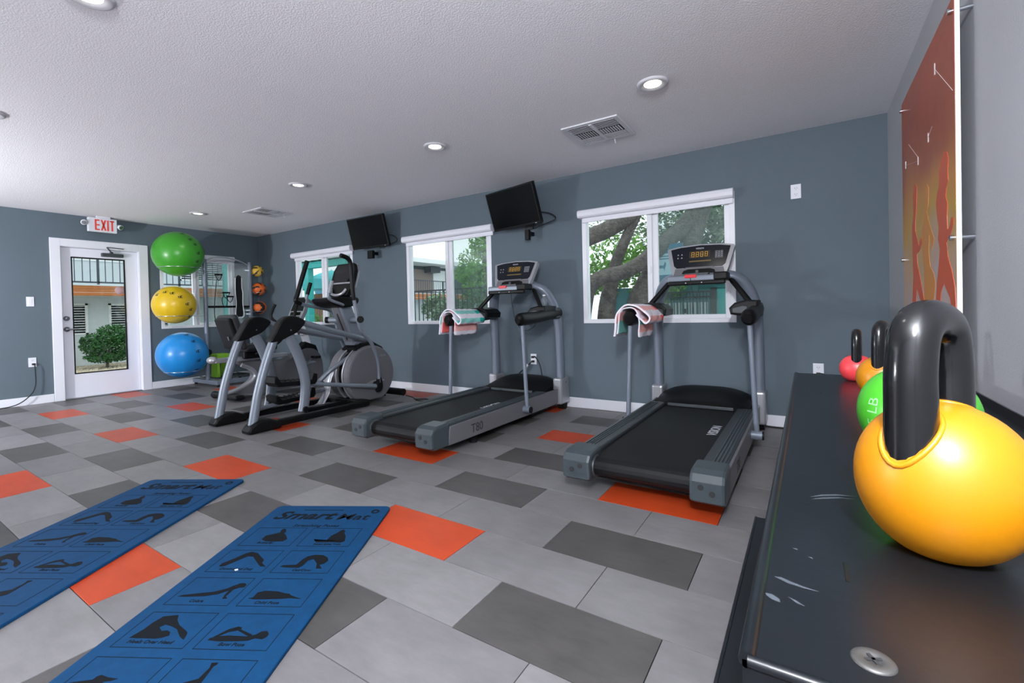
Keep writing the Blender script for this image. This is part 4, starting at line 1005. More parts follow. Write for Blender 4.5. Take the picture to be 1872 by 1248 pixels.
MB().sphere((X0, -1.72, 0.515), 0.06, 18, 10, (1.25, 1.0, 0.75)).build('rail_end', 'silver_plastic', rl)
MB().box(X0 - 0.12, X0 + 0.12, -1.40, -1.08, 0.50, 0.60, 0.02).build('seat_carriage', 'black_plastic', bk)
MB().box(X0 - 0.21, X0 + 0.21, -1.42, -1.00, 0.59, 0.68, 0.035, 3).build('seat_cushion', 'seat_vinyl', bk)
MB().obox((X0, -1.475, 0.845), (0.42, 0.085, 0.46), Rx(0.30), 0.04, 3).build('seat_back', 'seat_vinyl', bk)
sb = MB().obox((X0, -1.53, 0.83), (0.37, 0.05, 0.40), Rx(0.30), 0.022, 3).build('seat_back_shell', 'black_plastic', bk)
MB().obox((X0 + 0.05, -1.548, 0.77), (0.02, 0.014, 0.05), Rx(0.3), 0.003).build('shell_badge', 'steel', sb)
for s in (-1, 1):
    MB().tube([(X0 + s * 0.20, -1.30, 0.56), (X0 + s * 0.27, -1.22, 0.60), (X0 + s * 0.28, -1.05, 0.68), (X0 + s * 0.28, -0.98, 0.74)], 0.015, 10, curve=4).build('side_handle', 'black_plastic', bk)
    cr = MB().quadbox((X0 + s * 0.12, -0.55, 0.34), (X0 + s * 0.12, -0.55 + s * 0.10, 0.34 + s * 0.10), 0.02, 0.03, (1, 0, 0)).build('crank', 'steel', bk)
    MB().box(X0 + s * 0.20 - 0.05, X0 + s * 0.20 + 0.05, -0.59 + s * 0.10, -0.49 + s * 0.10, 0.325 + s * 0.10, 0.36 + s * 0.10, 0.008).build('pedal', 'black_plastic', cr)
MB().prism(catmull([(-0.66, 0.34), (-0.60, 0.38), (-0.45, 0.385), (-0.37, 0.36), (-0.45, 0.35), (-0.6, 0.33)], 3), 'x', X0 + 0.10, X0 + 0.104).build('badge', 'silver_plastic', bo)
MB().prism([(-0.62, 0.545), (-0.30, 0.50), (-0.34, 0.60), (-0.50, 0.66)], 'x', X0 - 0.07, X0 + 0.07, 0.015).build('mast_base', 'black_plastic', bk)
MB().tube([(X0, -0.42, 0.58), (X0, -0.50, 0.80), (X0, -0.56, 0.98)], [0.055, 0.05, 0.045], 14, curve=3).build('mast', 'pale_plastic', bk)
MB().box(X0 - 0.06, X0 + 0.13, -0.60, -0.50, 0.76, 0.80, 0.012).build('mast_clamp', 'pale_plastic', bk)
MB().cyl((X0 + 0.06, -0.612, 0.78), (X0 + 0.06, -0.60, 0.78), 0.017).build('clamp_knob', 'charcoal_plastic', bk)
CO = Vector((X0, -0.64, 0.94)); cu = Vector((0, 0.34, 0.94)).normalized(); cn = Vector((1, 0, 0)).cross(cu)
bp_ = [(-0.17, 0.0), (0.13, 0.0), (0.165, 0.16), (0.155, 0.34), (0.09, 0.385), (-0.08, 0.385), (-0.15, 0.30), (-0.18, 0.14)]
bc = eslab(bp_, -0.05, 0.0).build('console', 'silver_plastic', bk)
eslab([(-0.155, 0.17), (0.135, 0.17), (0.13, 0.33), (0.08, 0.37), (-0.07, 0.37), (-0.13, 0.30)], -0.002, 0.004).build('console_screen', 'black_plastic', bc)
eslab([(-0.14, 0.105), (0.10, 0.105), (0.10, 0.155), (-0.14, 0.155)], -0.002, 0.004).build('console_display', 'black_gloss', bc)
eslab([(-0.15, 0.01), (0.09, 0.01), (0.10, 0.09), (-0.155, 0.09)], -0.002, 0.004).build('console_keys', 'charcoal_plastic', bc)
for s in (-1, 1):
    MB().tube([(X0 + s * 0.07, -0.60, 0.90), (X0 + s * 0.22, -0.72, 0.93), (X0 + s * 0.28, -0.80, 1.02), (X0 + s * 0.28, -0.78, 1.12), (X0 + s * 0.27, -0.74, 1.20)], 0.02, 12, curve=5).build('front_handle', 'black_plastic', bk)
# ================================================================== ball rack and balls
rk = empty('accessory_rack', (0.45, -0.72, 0), 'silver two-post accessory rack holding exercise balls and bands', 'rack')
PX = 0.45; YL, YR = -1.065, -0.385
for y in (YL, YR): MB().tube([(PX, y, 0.09), (PX, y, 1.2), (PX, y, 1.93)], 0.030, 16).build('post', 'post_silver', rk)
MB().box(0.03, 0.80, YL - 0.035, YL + 0.035, 0.03, 0.095, 0.008).build('base_bar', 'post_silver', rk)
MB().box(0.03, 0.80, YR - 0.035, YR + 0.035, 0.03, 0.095, 0.008).build('base_bar', 'post_silver', rk)
MB().box(0.73, 0.80, YL + 0.035, YR - 0.035, 0.03, 0.095, 0.008).build('base_bar', 'post_silver', rk)
for x in (0.06, 0.77):
    for y in (YL, YR): MB().cyl((x, y, 0), (x, y, 0.035), 0.022, 12).build('foot', 'black_rubber', rk)
sf_ = MB()
for k in range(9): sf_.box(0.10 + k * 0.07, 0.112 + k * 0.07, YL + 0.03, YR - 0.03, 0.10, 0.106)
for k in range(8): sf_.box(0.05, 0.75, YL + 0.06 + k * 0.08, YL + 0.07 + k * 0.08, 0.104, 0.110)
sf_ = sf_.build('mesh_shelf', 'charcoal_plastic', rk); sf_['kind'] = 'stuff'
MB().tube([(PX, YL, 1.90), (PX, -0.93, 1.965), (PX, -0.72, 1.975), (PX, -0.52, 1.93), (PX, YR, 1.86)], 0.012, 10, curve=6).build('top_arch', 'chrome', rk)
MB().cyl((PX, YL, 1.203), (PX, YR, 1.203), 0.017, 14).build('cross_bar', 'black_plastic', rk)
MB().box(PX - 0.004, PX + 0.002, YL + 0.03, YR - 0.03, 0.93, 1.90).build('clear_panel', 'clear_acrylic', rk)
MB().cyl((PX + 0.03, YL, 0.51), (PX + 0.055, YL, 0.51), 0.045, 20).build('knob', 'black_plastic', rk)
for z, y in ((1.68, -0.60), (1.66, -0.90), (1.36, -0.80)):
    MB().tube([(PX, y - 0.03, z), (PX + 0.08, y, z), (PX + 0.11, y, z + 0.03)], 0.006, 8).build('hook', 'chrome', rk)
for z in (1.78, 1.13, 1.07):
    MB().box(PX - 0.01, PX + 0.03, YR - 0.09, YR - 0.02, z, z + 0.025, 0.004).build('bracket', 'chrome', rk)
BALLS = [('ball_green', (0.47, -1.42, 1.972), 0.322, 'large glossy green exercise ball on the top ring of the rack', 0.20),
         ('ball_yellow', (0.47, -1.49, 1.236), 0.272, 'glossy yellow exercise ball printed with poses on the middle ring', 0.165),
         ('ball_blue', (0.47, -1.405, 0.503), 0.328, 'large glossy blue exercise ball on the bottom ring of the rack', 0.235)]
PRINTS = {'ball_yellow': [[0.507, -0.591, 0.628], [0.74, -0.363, 0.566], [0.928, -0.071, 0.365], [0.973, 0.23, -0.006], [0.857, 0.424, -0.293], [0.2, -0.85, 0.5], [0.6, 0.45, -0.65]],
          'ball_green': [[0.785, 0.185, 0.591], [0.856, 0.347, 0.382], [0.891, 0.455, -0.003], [0.825, 0.427, -0.369], [0.5, 0.0, 0.85]],
          'ball_blue': [[0.793, 0.125, 0.597], [0.964, 0.213, 0.161], [0.932, 0.258, -0.253], [0.719, 0.25, -0.649], [0.45, 0.0, 0.89]]}
random.seed(11)
for mt, c, r, lab, dz in BALLS:
    e = empty('exercise_ball', (c[0], c[1], c[2] - r), lab, 'exercise ball', 'exercise balls on the rack')
    b = MB().sphere(c, r, 48, 28).build('ball_skin', mt, e)
    # small printed pose figures
    for d in PRINTS[mt]:
        d = Vector(d).normalized()
        t1 = d.cross(Vector((0, 0, 1))).normalized() * -1; t2 = t1.cross(d) * -1
        fig = MB()
        for (u0, v0, u1, v1) in ((-0.030, -0.014, 0.024, -0.005), (-0.006, -0.005, 0.010, 0.022), (0.006, 0.016, 0.028, 0.024), (-0.03, 0.0, -0.018, 0.016)):
            P = []
            for (u, v) in ((u0, v0), (u1, v0), (u1, v1), (u0, v1)):
                q = (d * r + t1 * u + t2 * v).normalized() * (r + 0.0015); P.append((Vector(c) + q)[:])
            fig.add(P, [[0, 1, 2, 3]])
        fig.build('pose_print', 'ball_print', b)
    # wire ring under the ball
    rr = math.sqrt(r * r - dz * dz) + 0.004
    z = c[2] - dz
    ring = MB().tube([(c[0] + rr * cos(a), c[1] + rr * sin(a), z) for a in [2 * pi * k / 40 for k in range(40)]], 0.005, 8, closed=True)
    ring.build('ball_ring', 'chrome', rk)
    MB().cyl((c[0] + 0.02, c[1] + rr, z), (PX, YL, z), 0.006, 8).build('ring_arm', 'chrome', rk)

def med_ball(c, r, m1, label, pat, tilt):
    e = empty('medicine_ball', (c[0], c[1], c[2] - r), label, 'medicine ball', 'medicine balls on the corner rack')
    b = MB(); b.sphere((0, 0, 0), r, 36, 22)
    R = tilt
    mi = []
    for f in b.f:
        p = Vector((0, 0, 0))
        for i in f: p += Vector(b.v[i])
        p = R.transposed() @ (p / len(f)).normalized()
        mi.append(1 if pat(p) else 0)
    b.mi = mi; b.v = [(q[0] + c[0], q[1] + c[1], q[2] + c[2]) for q in b.v]
    b.build('ball_skin', [m1, 'med_black'], e)
    dz = r * 0.62; rr = math.sqrt(r * r - dz * dz) + 0.003
    MB().tube([(c[0] + rr * cos(a), c[1] + rr * sin(a), c[2] - dz) for a in [2 * pi * k / 28 for k in range(28)]], 0.004, 8, closed=True).build('ball_ring', 'chrome', rk)
    MB().cyl((PX, YR, c[2] - dz), (c[0], c[1] - rr, c[2] - dz), 0.005, 8).build('ring_arm', 'chrome', rk)
def petals(p):
    a = math.atan2(p.y, p.x); return abs(math.sin(a * 2.5)) < 0.42 and abs(p.z) < 0.93
Rm = Ry(1.2) @ Rz(0.5)
med_ball((0.45, -0.255, 1.793), 0.092, 'med_yellow', 'small yellow and black medicine ball at the top of the corner', petals, Rm)
med_ball((0.45, -0.235, 1.498), 0.106, 'med_orange', 'orange medicine ball with black wedges in the middle of the corner', petals, Ry(1.3) @ Rz(-0.4))
med_ball((0.45, -0.235, 1.186), 0.106, 'med_orange', 'orange medicine ball with wide black bands lowest in the corner', lambda p: 0.35 < abs(p.x) < 0.80, Rz(-0.9))
def band(label, pts, hs):
    e = empty('resistance_band', (pts[0][0], pts[0][1], min(p[2] for p in pts)), label, 'resistance band')
    MB().tube(pts, 0.006, 8, curve=6).build('elastic_cord', 'cord_black', e)
    for (x, y, z) in hs:
        MB().tube([(x, y - 0.055, z), (x, y + 0.055, z)], 0.013, 10).build('handle_grip', 'black_plastic', e)
        MB().tube([(x, y - 0.05, z), (x, y - 0.03, z - 0.06), (x, y, z - 0.095), (x, y + 0.03, z - 0.06), (x, y + 0.05, z)], 0.006, 8).build('handle_strap', 'black_plastic', e)
band('black resistance band hanging in a long loop on the rack', [(0.52, -0.93, 1.62), (0.52, -0.955, 1.40), (0.52, -0.975, 1.15), (0.52, -0.965, 1.02), (0.52, -0.92, 0.955), (0.52, -0.87, 0.93), (0.52, -0.86, 0.93)], [(0.52, -0.90, 1.70), (0.52, -0.87, 0.90)])
band('short black resistance band bunched on the rack cross bar', [(0.52, -0.83, 1.39), (0.52, -0.86, 1.30), (0.52, -0.83, 1.20), (0.52, -0.79, 1.24), (0.52, -0.78, 1.36)], [(0.53, -0.80, 1.42), (0.54, -0.75, 1.36)])
hs = empty('hanging_strap', (0.53, -0.60, 1.02), 'black strap with white edges hanging from the rack hook', 'strap')
sp_ = [(-0.655, 1.66), (-0.66, 1.45), (-0.65, 1.25), (-0.665, 1.06), (-0.60, 1.025), (-0.535, 1.06), (-0.55, 1.25), (-0.545, 1.42), (-0.56, 1.50), (-0.56, 1.66)]
MB().prism(catmull([(-0.645, 1.655), (-0.645, 1.25), (-0.645, 1.07), (-0.60, 1.045), (-0.555, 1.07), (-0.56, 1.25), (-0.56, 1.655)], 4), 'x', 0.525, 0.532).build('strap_web', 'black_plastic', hs)
MB().tube([(0.529, a, b) for a, b in sp_], 0.006, 8, curve=4).build('strap_edge', 'pale_plastic', hs)
ab = empty('aerobic_step', (0.40, -0.86, 0.11), 'lime green step block stored on the rack base', 'step block')
MB().box(0.28, 0.52, -0.955, -0.765, 0.34, 0.47, 0.012).build('platform', 'lime_mat', ab)
for y in (-0.93, -0.79): MB().prism([(y - 0.025, 0.111), (y + 0.025, 0.111), (y + 0.015, 0.341), (y - 0.015, 0.341)], 'x', 0.30, 0.50, 0.004).build('riser', 'lime_mat', ab)

# ================================================================== televisions
def tv(c, yaw, tilt, label, arm_x, box):
    e = empty('television', c, label, 'television', 'wall-mounted televisions')
    w, h = 0.715, 0.422
    R = Rz(yaw) @ Rx(tilt); C = Vector(c)
    def P(mb): mb.v = [(R @ Vector(q) + C)[:] for q in mb.v]; return mb
    body = P(MB().box(-w / 2, w / 2, 0.0, 0.045, -h / 2, h / 2, 0.006)).build('tv_body', 'black_plastic', e)
    P(MB().box(-w / 2 + 0.014, w / 2 - 0.014, -0.0015, 0.001, -h / 2 + 0.024, h / 2 - 0.014)).build('screen', 'tv_screen', body)
    P(MB().box(w / 2 - 0.075, w / 2 - 0.055, -0.003, 0.0, -h / 2 + 0.008, -h / 2 + 0.013)).build('status_light', 'button_white', body)
    P(MB().box(-0.12, 0.12, 0.045, 0.065, -0.12, 0.12, 0.004)).build('mount_plate', 'charcoal_plastic', e)
    a = R @ Vector((0, 0.06, 0)) + C
    MB().quadbox(a[:], (arm_x, -0.018, c[2] - 0.05), 0.05, 0.04).build('mount_arm', 'charcoal_plastic', e)
    MB().box(arm_x - 0.05, arm_x + 0.05, -0.02, -0.0008, c[2] - 0.2, c[2] + 0.1, 0.004).build('wall_bracket', 'charcoal_plastic', e)
    MB().tube([(arm_x + 0.10, -0.05, c[2] - 0.02), (arm_x + 0.28, -0.06, c[2] - 0.06), (arm_x + 0.36, -0.07, c[2] - 0.13), (arm_x + 0.25, -0.08, c[2] - 0.17), (arm_x + 0.1, -0.06, c[2] - 0.2)], 0.005, 6, curve=6).build('cable', 'cord_black', e)
    m = MB().box(box[0] - box[2], box[0] + box[2], -0.14, -0.09, box[1] - 0.065, box[1] + 0.045, 0.006)
    m.box(box[0] - 0.02, box[0] + 0.02, -0.09, -0.001, box[1] - 0.01, box[1] + 0.03)
    m.build('cable_box', 'black_plastic', e)
tv((3.134, -0.213, 2.142), 0.008, 0.254, 'black flat television tilted down above the elliptical trainer', 3.2, (3.09, 1.865, 0.05))
tv((5.506, -0.278, 2.126), -0.242, 0.314, 'black flat television swivelled and tilted between two treadmill windows', 5.56, (5.60, 1.86, 0.025))

# ================================================================== ceiling lights and vents
LX = [(1.305, -1.505), (3.573, -1.50), (5.514, -1.492), (7.339, -1.504), (1.305, -3.761), (3.573, -3.761), (5.556, -3.761), (7.339, -3.761)]
LN = ['round recessed ceiling light farthest away near the green ball', 'round recessed ceiling light beside the far ceiling vent', 'round recessed ceiling light in front of the second television',
      'round recessed ceiling light nearest the square vent and poster', 'round recessed ceiling light over the floor before the door', 'round recessed ceiling light beyond the top left of the photo', 'round recessed ceiling light cut off by the top left frame edge', 'round recessed ceiling light above the kettlebell rack']
for (x, y), lab in zip(LX, LN):
    e = empty('ceiling_light', (x, y, H), lab, 'ceiling light', 'recessed ceiling lights')
    MB().lathe([(0.050, H - 0.004), (0.062, H - 0.010), (0.080, H - 0.016), (0.092, H - 0.012), (0.096, H - 0.0005)], (x, y, 0), (0, 0, 1), 40).build('trim_ring', 'lamp_trim', e)
    MB().lathe([(0.0, H - 0.0055), (0.053, H - 0.0055), (0.053, H - 0.004)], (x, y, 0), (0, 0, 1), 32).build('lamp_face', 'lamp_face', e)
    d = bpy.data.lights.new('downlight', 'SPOT'); d.energy = 3; d.spot_size = radians(150); d.spot_blend = 0.6; d.shadow_soft_size = 0.05; d.color = (1.0, 0.95, 0.86)
    o = bpy.data.objects.new('downlight', d); o.location = (0, 0, -0.03); COL.objects.link(o); o.parent = e
def vent(cx, cy, label):
    e = empty('ceiling_vent', (cx, cy, H), label, 'vent', 'square ceiling vents'); a = 0.225
    m = MB(); z0 = H - 0.012
    m.box(cx - a, cx + a, cy - a, cy - a + 0.035, z0, H - 0.0005, 0.003); m.box(cx - a, cx + a, cy + a - 0.035, cy + a, z0, H - 0.0005, 0.003)
    m.box(cx - a, cx - a + 0.035, cy - a + 0.034, cy + a - 0.034, z0, H - 0.0005, 0.003); m.box(cx + a - 0.035, cx + a, cy - a + 0.034, cy + a - 0.034, z0, H - 0.0005, 0.003)
    m.build('vent_frame', 'vent_white', e)
    MB().box(cx - a + 0.034, cx + a - 0.034, cy - a + 0.034, cy + a - 0.034, H - 0.002, H - 0.0006).build('vent_backing', 'vent_dark', e)
    MB().box(cx - 0.012, cx + 0.012, cy - a + 0.034, cy + a - 0.034, z0 - 0.006, H - 0.002, 0.002).build('divider', 'vent_white', e)
    for yb, sg in ((cy - 0.185, 1), (cy + 0.075, -1)):
        for k in range(5):
            y = yb + k * 0.027
            for (xa, xb) in ((cx - a + 0.036, cx - 0.014), (cx + 0.014, cx + a - 0.036)):
                MB().obox(((xa + xb) / 2, y, H - 0.012), (xb - xa, 0.0125, 0.0015), Rx(0.12 * sg)).build('slat', 'vent_white', e)
    for k in range(8):
        x = cx - 0.175 + k * 0.0205
        MB().obox((x, cy, H - 0.012), (0.0105, 0.105, 0.0015), Ry(0.12)).build('slat', 'vent_white', e)
        x = cx + 0.03 + k * 0.0205
        MB().obox((x, cy, H - 0.012), (0.0105, 0.105, 0.0015), Ry(-0.12)).build('slat', 'vent_white', e)
    MB().cyl((cx + 0.06, cy + 0.19, H - 0.02), (cx + 0.065, cy + 0.195, H - 0.055), 0.004, 8).build('damper_lever', 'vent_white', e)
vent(6.77, -0.968, 'square white ceiling vent with slats near the poster end')
vent(2.055, -0.965, 'square white ceiling vent with slats above the elliptical end')

# ================================================================== exit sign, switch, outlets, cords
ex = empty('exit_sign', (0.13, -2.18, 2.228), 'white exit sign with red letters and two lamp heads above the door', 'exit sign')
MB().box(0.10, 0.155, -2.336, -2.028, 2.228, 2.415, 0.006).build('sign_box', 'exit_white', ex)
MB().box(0.09, 0.165, -2.25, -2.10, 2.413, 2.4395, 0.004).build('sign_canopy', 'exit_white', ex)
m = MB()
def er(y0, z0, y1, z1): m.box(0.1545, 0.1562, -2.336 + y0, -2.336 + y1, 2.228 + z0, 2.228 + z1)
def ed(y0, z0, y1, z1, w):
    for (a, b) in (((y0, z0), (y1, z1)),):
        m.prism([(-2.336 + a[0] - w / 2, 2.228 + a[1]), (-2.336 + a[0] + w / 2, 2.228 + a[1]), (-2.336 + b[0] + w / 2, 2.228 + b[1]), (-2.336 + b[0] - w / 2, 2.228 + b[1])], 'x', 0.1545, 0.1562)
er(0.068, 0.022, 0.088, 0.165)
for z in (0.022, 0.084, 0.147): er(0.088, z, 0.120, z + 0.018)
ed(0.140, 0.022, 0.182, 0.165, 0.02); ed(0.182, 0.022, 0.140, 0.165, 0.02)
er(0.198, 0.022, 0.218, 0.165); er(0.244, 0.022, 0.264, 0.165); er(0.230, 0.147, 0.278, 0.165)
o = m.build('exit_letters', 'exit_red', ex)
for (y, z) in ((-2.37, 2.345), (-1.995, 2.325)):
    hd = MB().lathe([(0.012, -0.03), (0.026, -0.02), (0.034, 0.01), (0.035, 0.03), (0.0, 0.032)], (0.13, y, z), (0.8, -0.25 if y < -2.2 else 0.35, -0.35), 24).build('lamp_head', 'exit_white', ex)
    MB().lathe([(0.0, 0.0335), (0.026, 0.0325)], (0.13, y, z), (0.8, -0.25 if y < -2.2 else 0.35, -0.35), 20).build('lamp_lens', 'steel', hd)
def plate(name, wall, a, z, label, kind, group=None, w=0.072, h=0.116):
    def B(m, p, q, d0, d1, z0, z1, bev=0):
        if wall == 'd': m.box(d0, d1, p, q, z0, z1, bev)
        else: m.box(p, q, -d1, -d0, z0, z1, bev)
        return m
    loc = (0.003, a, z - h / 2) if wall == 'd' else (a, -0.003, z - h / 2)
    e = empty(name, loc, label, name.replace('_', ' '), group)
    B(MB(), a - w / 2, a + w / 2, 0.0006, 0.0066, z - h / 2, z + h / 2, 0.002).build('cover_plate', 'plate_white', e)
    if kind == 'outlet':
        for dz in (-0.024, 0.024):
            r = B(MB(), a - 0.017, a + 0.017, 0.006, 0.0082, z + dz - 0.017, z + dz + 0.017, 0.0008).build('receptacle', 'plate_white', e)
            for da in (-0.007, 0.007): B(MB(), a + da - 0.0012, a + da + 0.0012, 0.0078, 0.0086, z + dz - 0.002, z + dz + 0.008).build('slot', 'slot_dark', r)
            B(MB(), a - 0.002, a + 0.002, 0.0078, 0.0086, z + dz - 0.011, z + dz - 0.007).build('slot', 'slot_dark', r)
    else:
        B(MB(), a - 0.017, a + 0.017, 0.006, 0.0095, z - 0.033, z + 0.033, 0.0015).build('rocker', 'plate_white', e)
    return e
plate('light_switch', 'd', -2.882, 1.29, 'white light switch plate left of the glass door', 'switch', w=0.07, h=0.12)
plate('wall_outlet', 'd', -2.882, 0.53, 'white outlet with black cord plugged in left of the door', 'outlet', 'white wall outlets')
plate('wall_outlet', 'w', 5.575, 0.49, 'white outlet behind the far treadmill post with black plugs', 'outlet', 'white wall outlets')
plate('wall_outlet', 'w', 8.066, 1.948, 'white outlet high on the wall beside the last window', 'outlet', 'white wall outlets')
plate('wall_outlet', 'w', 8.20, 0.495, 'white outlet low on the wall behind the kettlebell rack end', 'outlet', 'white wall outlets')
def cord(label, plug, pts, r=0.006):
    e = empty('power_cord', plug, label, 'cord')
    wall = abs(plug[0]) < 0.05
    d = (1, 0, 0) if wall else (0, -1, 0)
    P = Vector(plug); D_ = Vector(d)
    MB().obox((P + D_ * 0.014)[:], (0.03, 0.03, 0.022), Matrix.Identity(3), 0.004).build('plug', 'cord_black', e)
    MB().tube([(P + D_ * 0.02)[:]] + pts, r, 8, curve=6).build('cable', 'cord_black', e)
cord('black cord hanging from the outlet left of the door', (0.009, -2.875, 0.506), [(0.045, -2.87, 0.49), (0.05, -2.868, 0.40), (0.05, -2.87, 0.25), (0.06, -2.92, 0.13), (0.07, -3.05, 0.03), (0.06, -3.25, 0.008), (0.06, -3.6, 0.008), (0.06, -4.2, 0.008)])
cord('black cord looping down from the outlet behind the far treadmill', (5.575, -0.009, 0.514), [(5.61, -0.035, 0.52), (5.66, -0.04, 0.46), (5.69, -0.04, 0.36), (5.70, -0.03, 0.2), (5.70, -0.028, 0.06)])
cord('black cord running left from the outlet behind the far treadmill', (5.575, -0.009, 0.466), [(5.55, -0.04, 0.45), (5.49, -0.04, 0.39), (5.42, -0.04, 0.34), (5.35, -0.03, 0.25), (5.3, -0.028, 0.06)])
cord('black plug in the outlet behind the kettlebell rack end', (8.20, -0.009, 0.47), [(8.225, -0.05, 0.475), (8.25, -0.06, 0.46), (8.27, -0.05, 0.40), (8.28, -0.03, 0.2), (8.27, -0.03, 0.06)])
solo('floor_cable', MB().tube([(7.78, -0.05, 0.03), (7.84, -0.03, 0.012), (7.95, -0.022, 0.008), (8.1, -0.025, 0.008), (8.25, -0.022, 0.02), (8.35, -0.03, 0.05)], 0.006, 8, curve=6), 'cord_black', 'black cable along the baseboard right of the near treadmill', 'cable')
solo('white_adapter', MB().obox((5.50, -0.045, 0.40), (0.035, 0.03, 0.075), Ry(0.5), 0.006), 'plate_white', 'small white adapter on the cord behind the far treadmill', 'adapter')

# ================================================================== poster
m = bpy.data.materials.new('poster_print'); m.use_nodes = True; MATS['poster_print'] = m
nt = m.node_tree; b = nt.nodes['Principled BSDF']; b.inputs['Roughness'].default_value = 0.35
tc = nt.nodes.new('ShaderNodeTexCoord'); sx = nt.nodes.new('ShaderNodeSeparateXYZ'); nt.links.new(tc.outputs['Object'], sx.inputs[0])
mr = nt.nodes.new('ShaderNodeMapRange'); mr.inputs[1].default_value = 0.25; mr.inputs[2].default_value = 1.55
nz = nt.nodes.new('ShaderNodeTexNoise'); nz.inputs['Scale'].default_value = 1.6; nz.inputs['Detail'].default_value = 2
nt.links.new(tc.outputs['Object'], nz.inputs['Vector'])
ma = nt.nodes.new('ShaderNodeMath'); ma.operation = 'MULTIPLY_ADD'; ma.inputs[1].default_value = 0.9; nt.links.new(nz.outputs['Fac'], ma.inputs[0]); nt.links.new(sx.outputs[2], ma.inputs[2])
ms = nt.nodes.new('ShaderNodeMath'); ms.operation = 'SUBTRACT'; ms.inputs[1].default_value = 0.45; nt.links.new(ma.outputs[0], ms.inputs[0])
nt.links.new(ms.outputs[0], mr.inputs[0])
cr = nt.nodes.new('ShaderNodeValToRGB'); nt.links.new(mr.outputs[0], cr.inputs[0])
els = cr.color_ramp.elements
els[0].position = 0.0; els[0].color = lin('b8a890'); els[1].position = 1.0; els[1].color = lin('a84a34')
for pos, c in ((0.18, 'bcb0b0'), (0.36, 'c2a040'), (0.50, 'c08a40'), (0.64, 'a05c40'), (0.80, '9a4a38')):
    k = els.new(pos); k.color = lin(c)
wv = nt.nodes.new('ShaderNodeTexWave'); wv.inputs['Scale'].default_value = 14; wv.inputs['Distortion'].default_value = 3
nt.links.new(tc.outputs['Object'], wv.inputs['Vector'])
mx = nt.nodes.new('ShaderNodeMix'); mx.data_type = 'RGBA'; mx.inputs[7].default_value = lin('c87040')
mm = nt.nodes.new('ShaderNodeMath'); mm.operation = 'MULTIPLY'; mm.inputs[1].default_value = 0.22; nt.links.new(wv.outputs['Fac'], mm.inputs[0]); nt.links.new(mm.outputs[0], mx.inputs[0])
nt.links.new(cr.outputs[0], mx.inputs[6]); nt.links.new(mx.outputs[2], b.inputs['Base Color'])
ps = empty('wall_poster', (8.60, -1.60, 0.55), 'tall orange poster panel of running figures on steel standoffs', 'poster')
PY0, PY1, PZ0, PZ1 = -2.163, -1.045, 0.55, 2.14
MB().box(8.5935, 8.607, PY0, PY1, PZ0, PZ1).build('panel', 'poster_edge', ps)
MB().box(8.592, 8.5936, PY0, PY1, PZ0, PZ1).build('printed_face', 'poster_print', ps)
RA = [[-2.001,1.619],[-2.046,1.603],[-2.066,1.575],[-2.052,1.526],[-2.062,1.493],[-2.031,1.47],[-2.018,1.442],[-2.046,1.406],[-2.035,1.363],[-2.042,1.308],[-2.072,1.312],[-2.102,1.345],[-2.136,1.339],[-2.129,1.315],[-2.091,1.287],[-2.046,1.27],[-2.022,1.258],[-2.043,1.202],[-2.10,1.145],[-2.14,1.084],[-2.155,1.0],[-2.155,0.85],[-2.12,0.84],[-2.11,0.983],[-2.07,1.042],[-1.977,1.102],[-1.926,1.068],[-1.89,0.95],[-1.85,0.85],[-1.80,0.86],[-1.83,1.0],[-1.86,1.11],[-1.898,1.19],[-1.918,1.245],[-1.886,1.289],[-1.905,1.335],[-1.873,1.388],[-1.858,1.44],[-1.878,1.477],[-1.913,1.502],[-1.916,1.558],[-1.951,1.597]]
RB = [[-1.423,1.616],[-1.456,1.59],[-1.442,1.515],[-1.412,1.442],[-1.408,1.384],[-1.487,1.306],[-1.55,1.337],[-1.571,1.307],[-1.5,1.277],[-1.436,1.268],[-1.448,1.214],[-1.516,1.142],[-1.6,1.033],[-1.62,0.9],[-1.57,0.9],[-1.518,1.033],[-1.426,1.098],[-1.402,1.034],[-1.33,0.88],[-1.27,0.89],[-1.308,1.034],[-1.342,1.16],[-1.332,1.242],[-1.327,1.333],[-1.321,1.415],[-1.362,1.47],[-1.353,1.571],[-1.387,1.614]]
RC = [[-1.68,1.561],[-1.719,1.535],[-1.708,1.467],[-1.673,1.438],[-1.723,1.377],[-1.815,1.297],[-1.775,1.259],[-1.72,1.325],[-1.704,1.257],[-1.733,1.185],[-1.80,1.153],[-1.83,1.11],[-1.80,1.044],[-1.76,0.9],[-1.70,0.9],[-1.70,1.0],[-1.64,0.9],[-1.58,0.9],[-1.605,1.12],[-1.6,1.194],[-1.57,1.288],[-1.566,1.372],[-1.622,1.428],[-1.647,1.487],[-1.65,1.549]]
MB().prism(RC, 'x', 8.5912, 8.5921).build('runner_print', 'poster_orange', ps)
MB().prism(RA, 'x', 8.5908, 8.5921).build('runner_print', 'poster_red', ps)
MB().prism(RB, 'x', 8.5908, 8.5921).build('runner_print', 'poster_red', ps)
for (y, z0, z1) in ((-1.719, 1.734, 1.775), (-1.49, 1.692, 1.73), (-1.157, 1.754, 1.793), (-1.857, 1.974, 2.021)):
    MB().box(8.5905, 8.5921, y - 0.006, y + 0.006, z0, z1).build('graph_mark', 'poster_white', ps)
for (a, b_) in (((-1.157, 1.772), (-1.49, 1.712)), ((-1.857, 2.0), (-2.139, 1.803)), ((-1.719, 1.755), (-1.80, 1.78)), ((-1.49, 1.73), (-1.25, 1.86))):
    MB().quadbox((8.5913, a[0], a[1]), (8.5913, b_[0], b_[1]), 0.0009, 0.0012, (1, 0, 0)).build('graph_line', 'poster_white', ps)
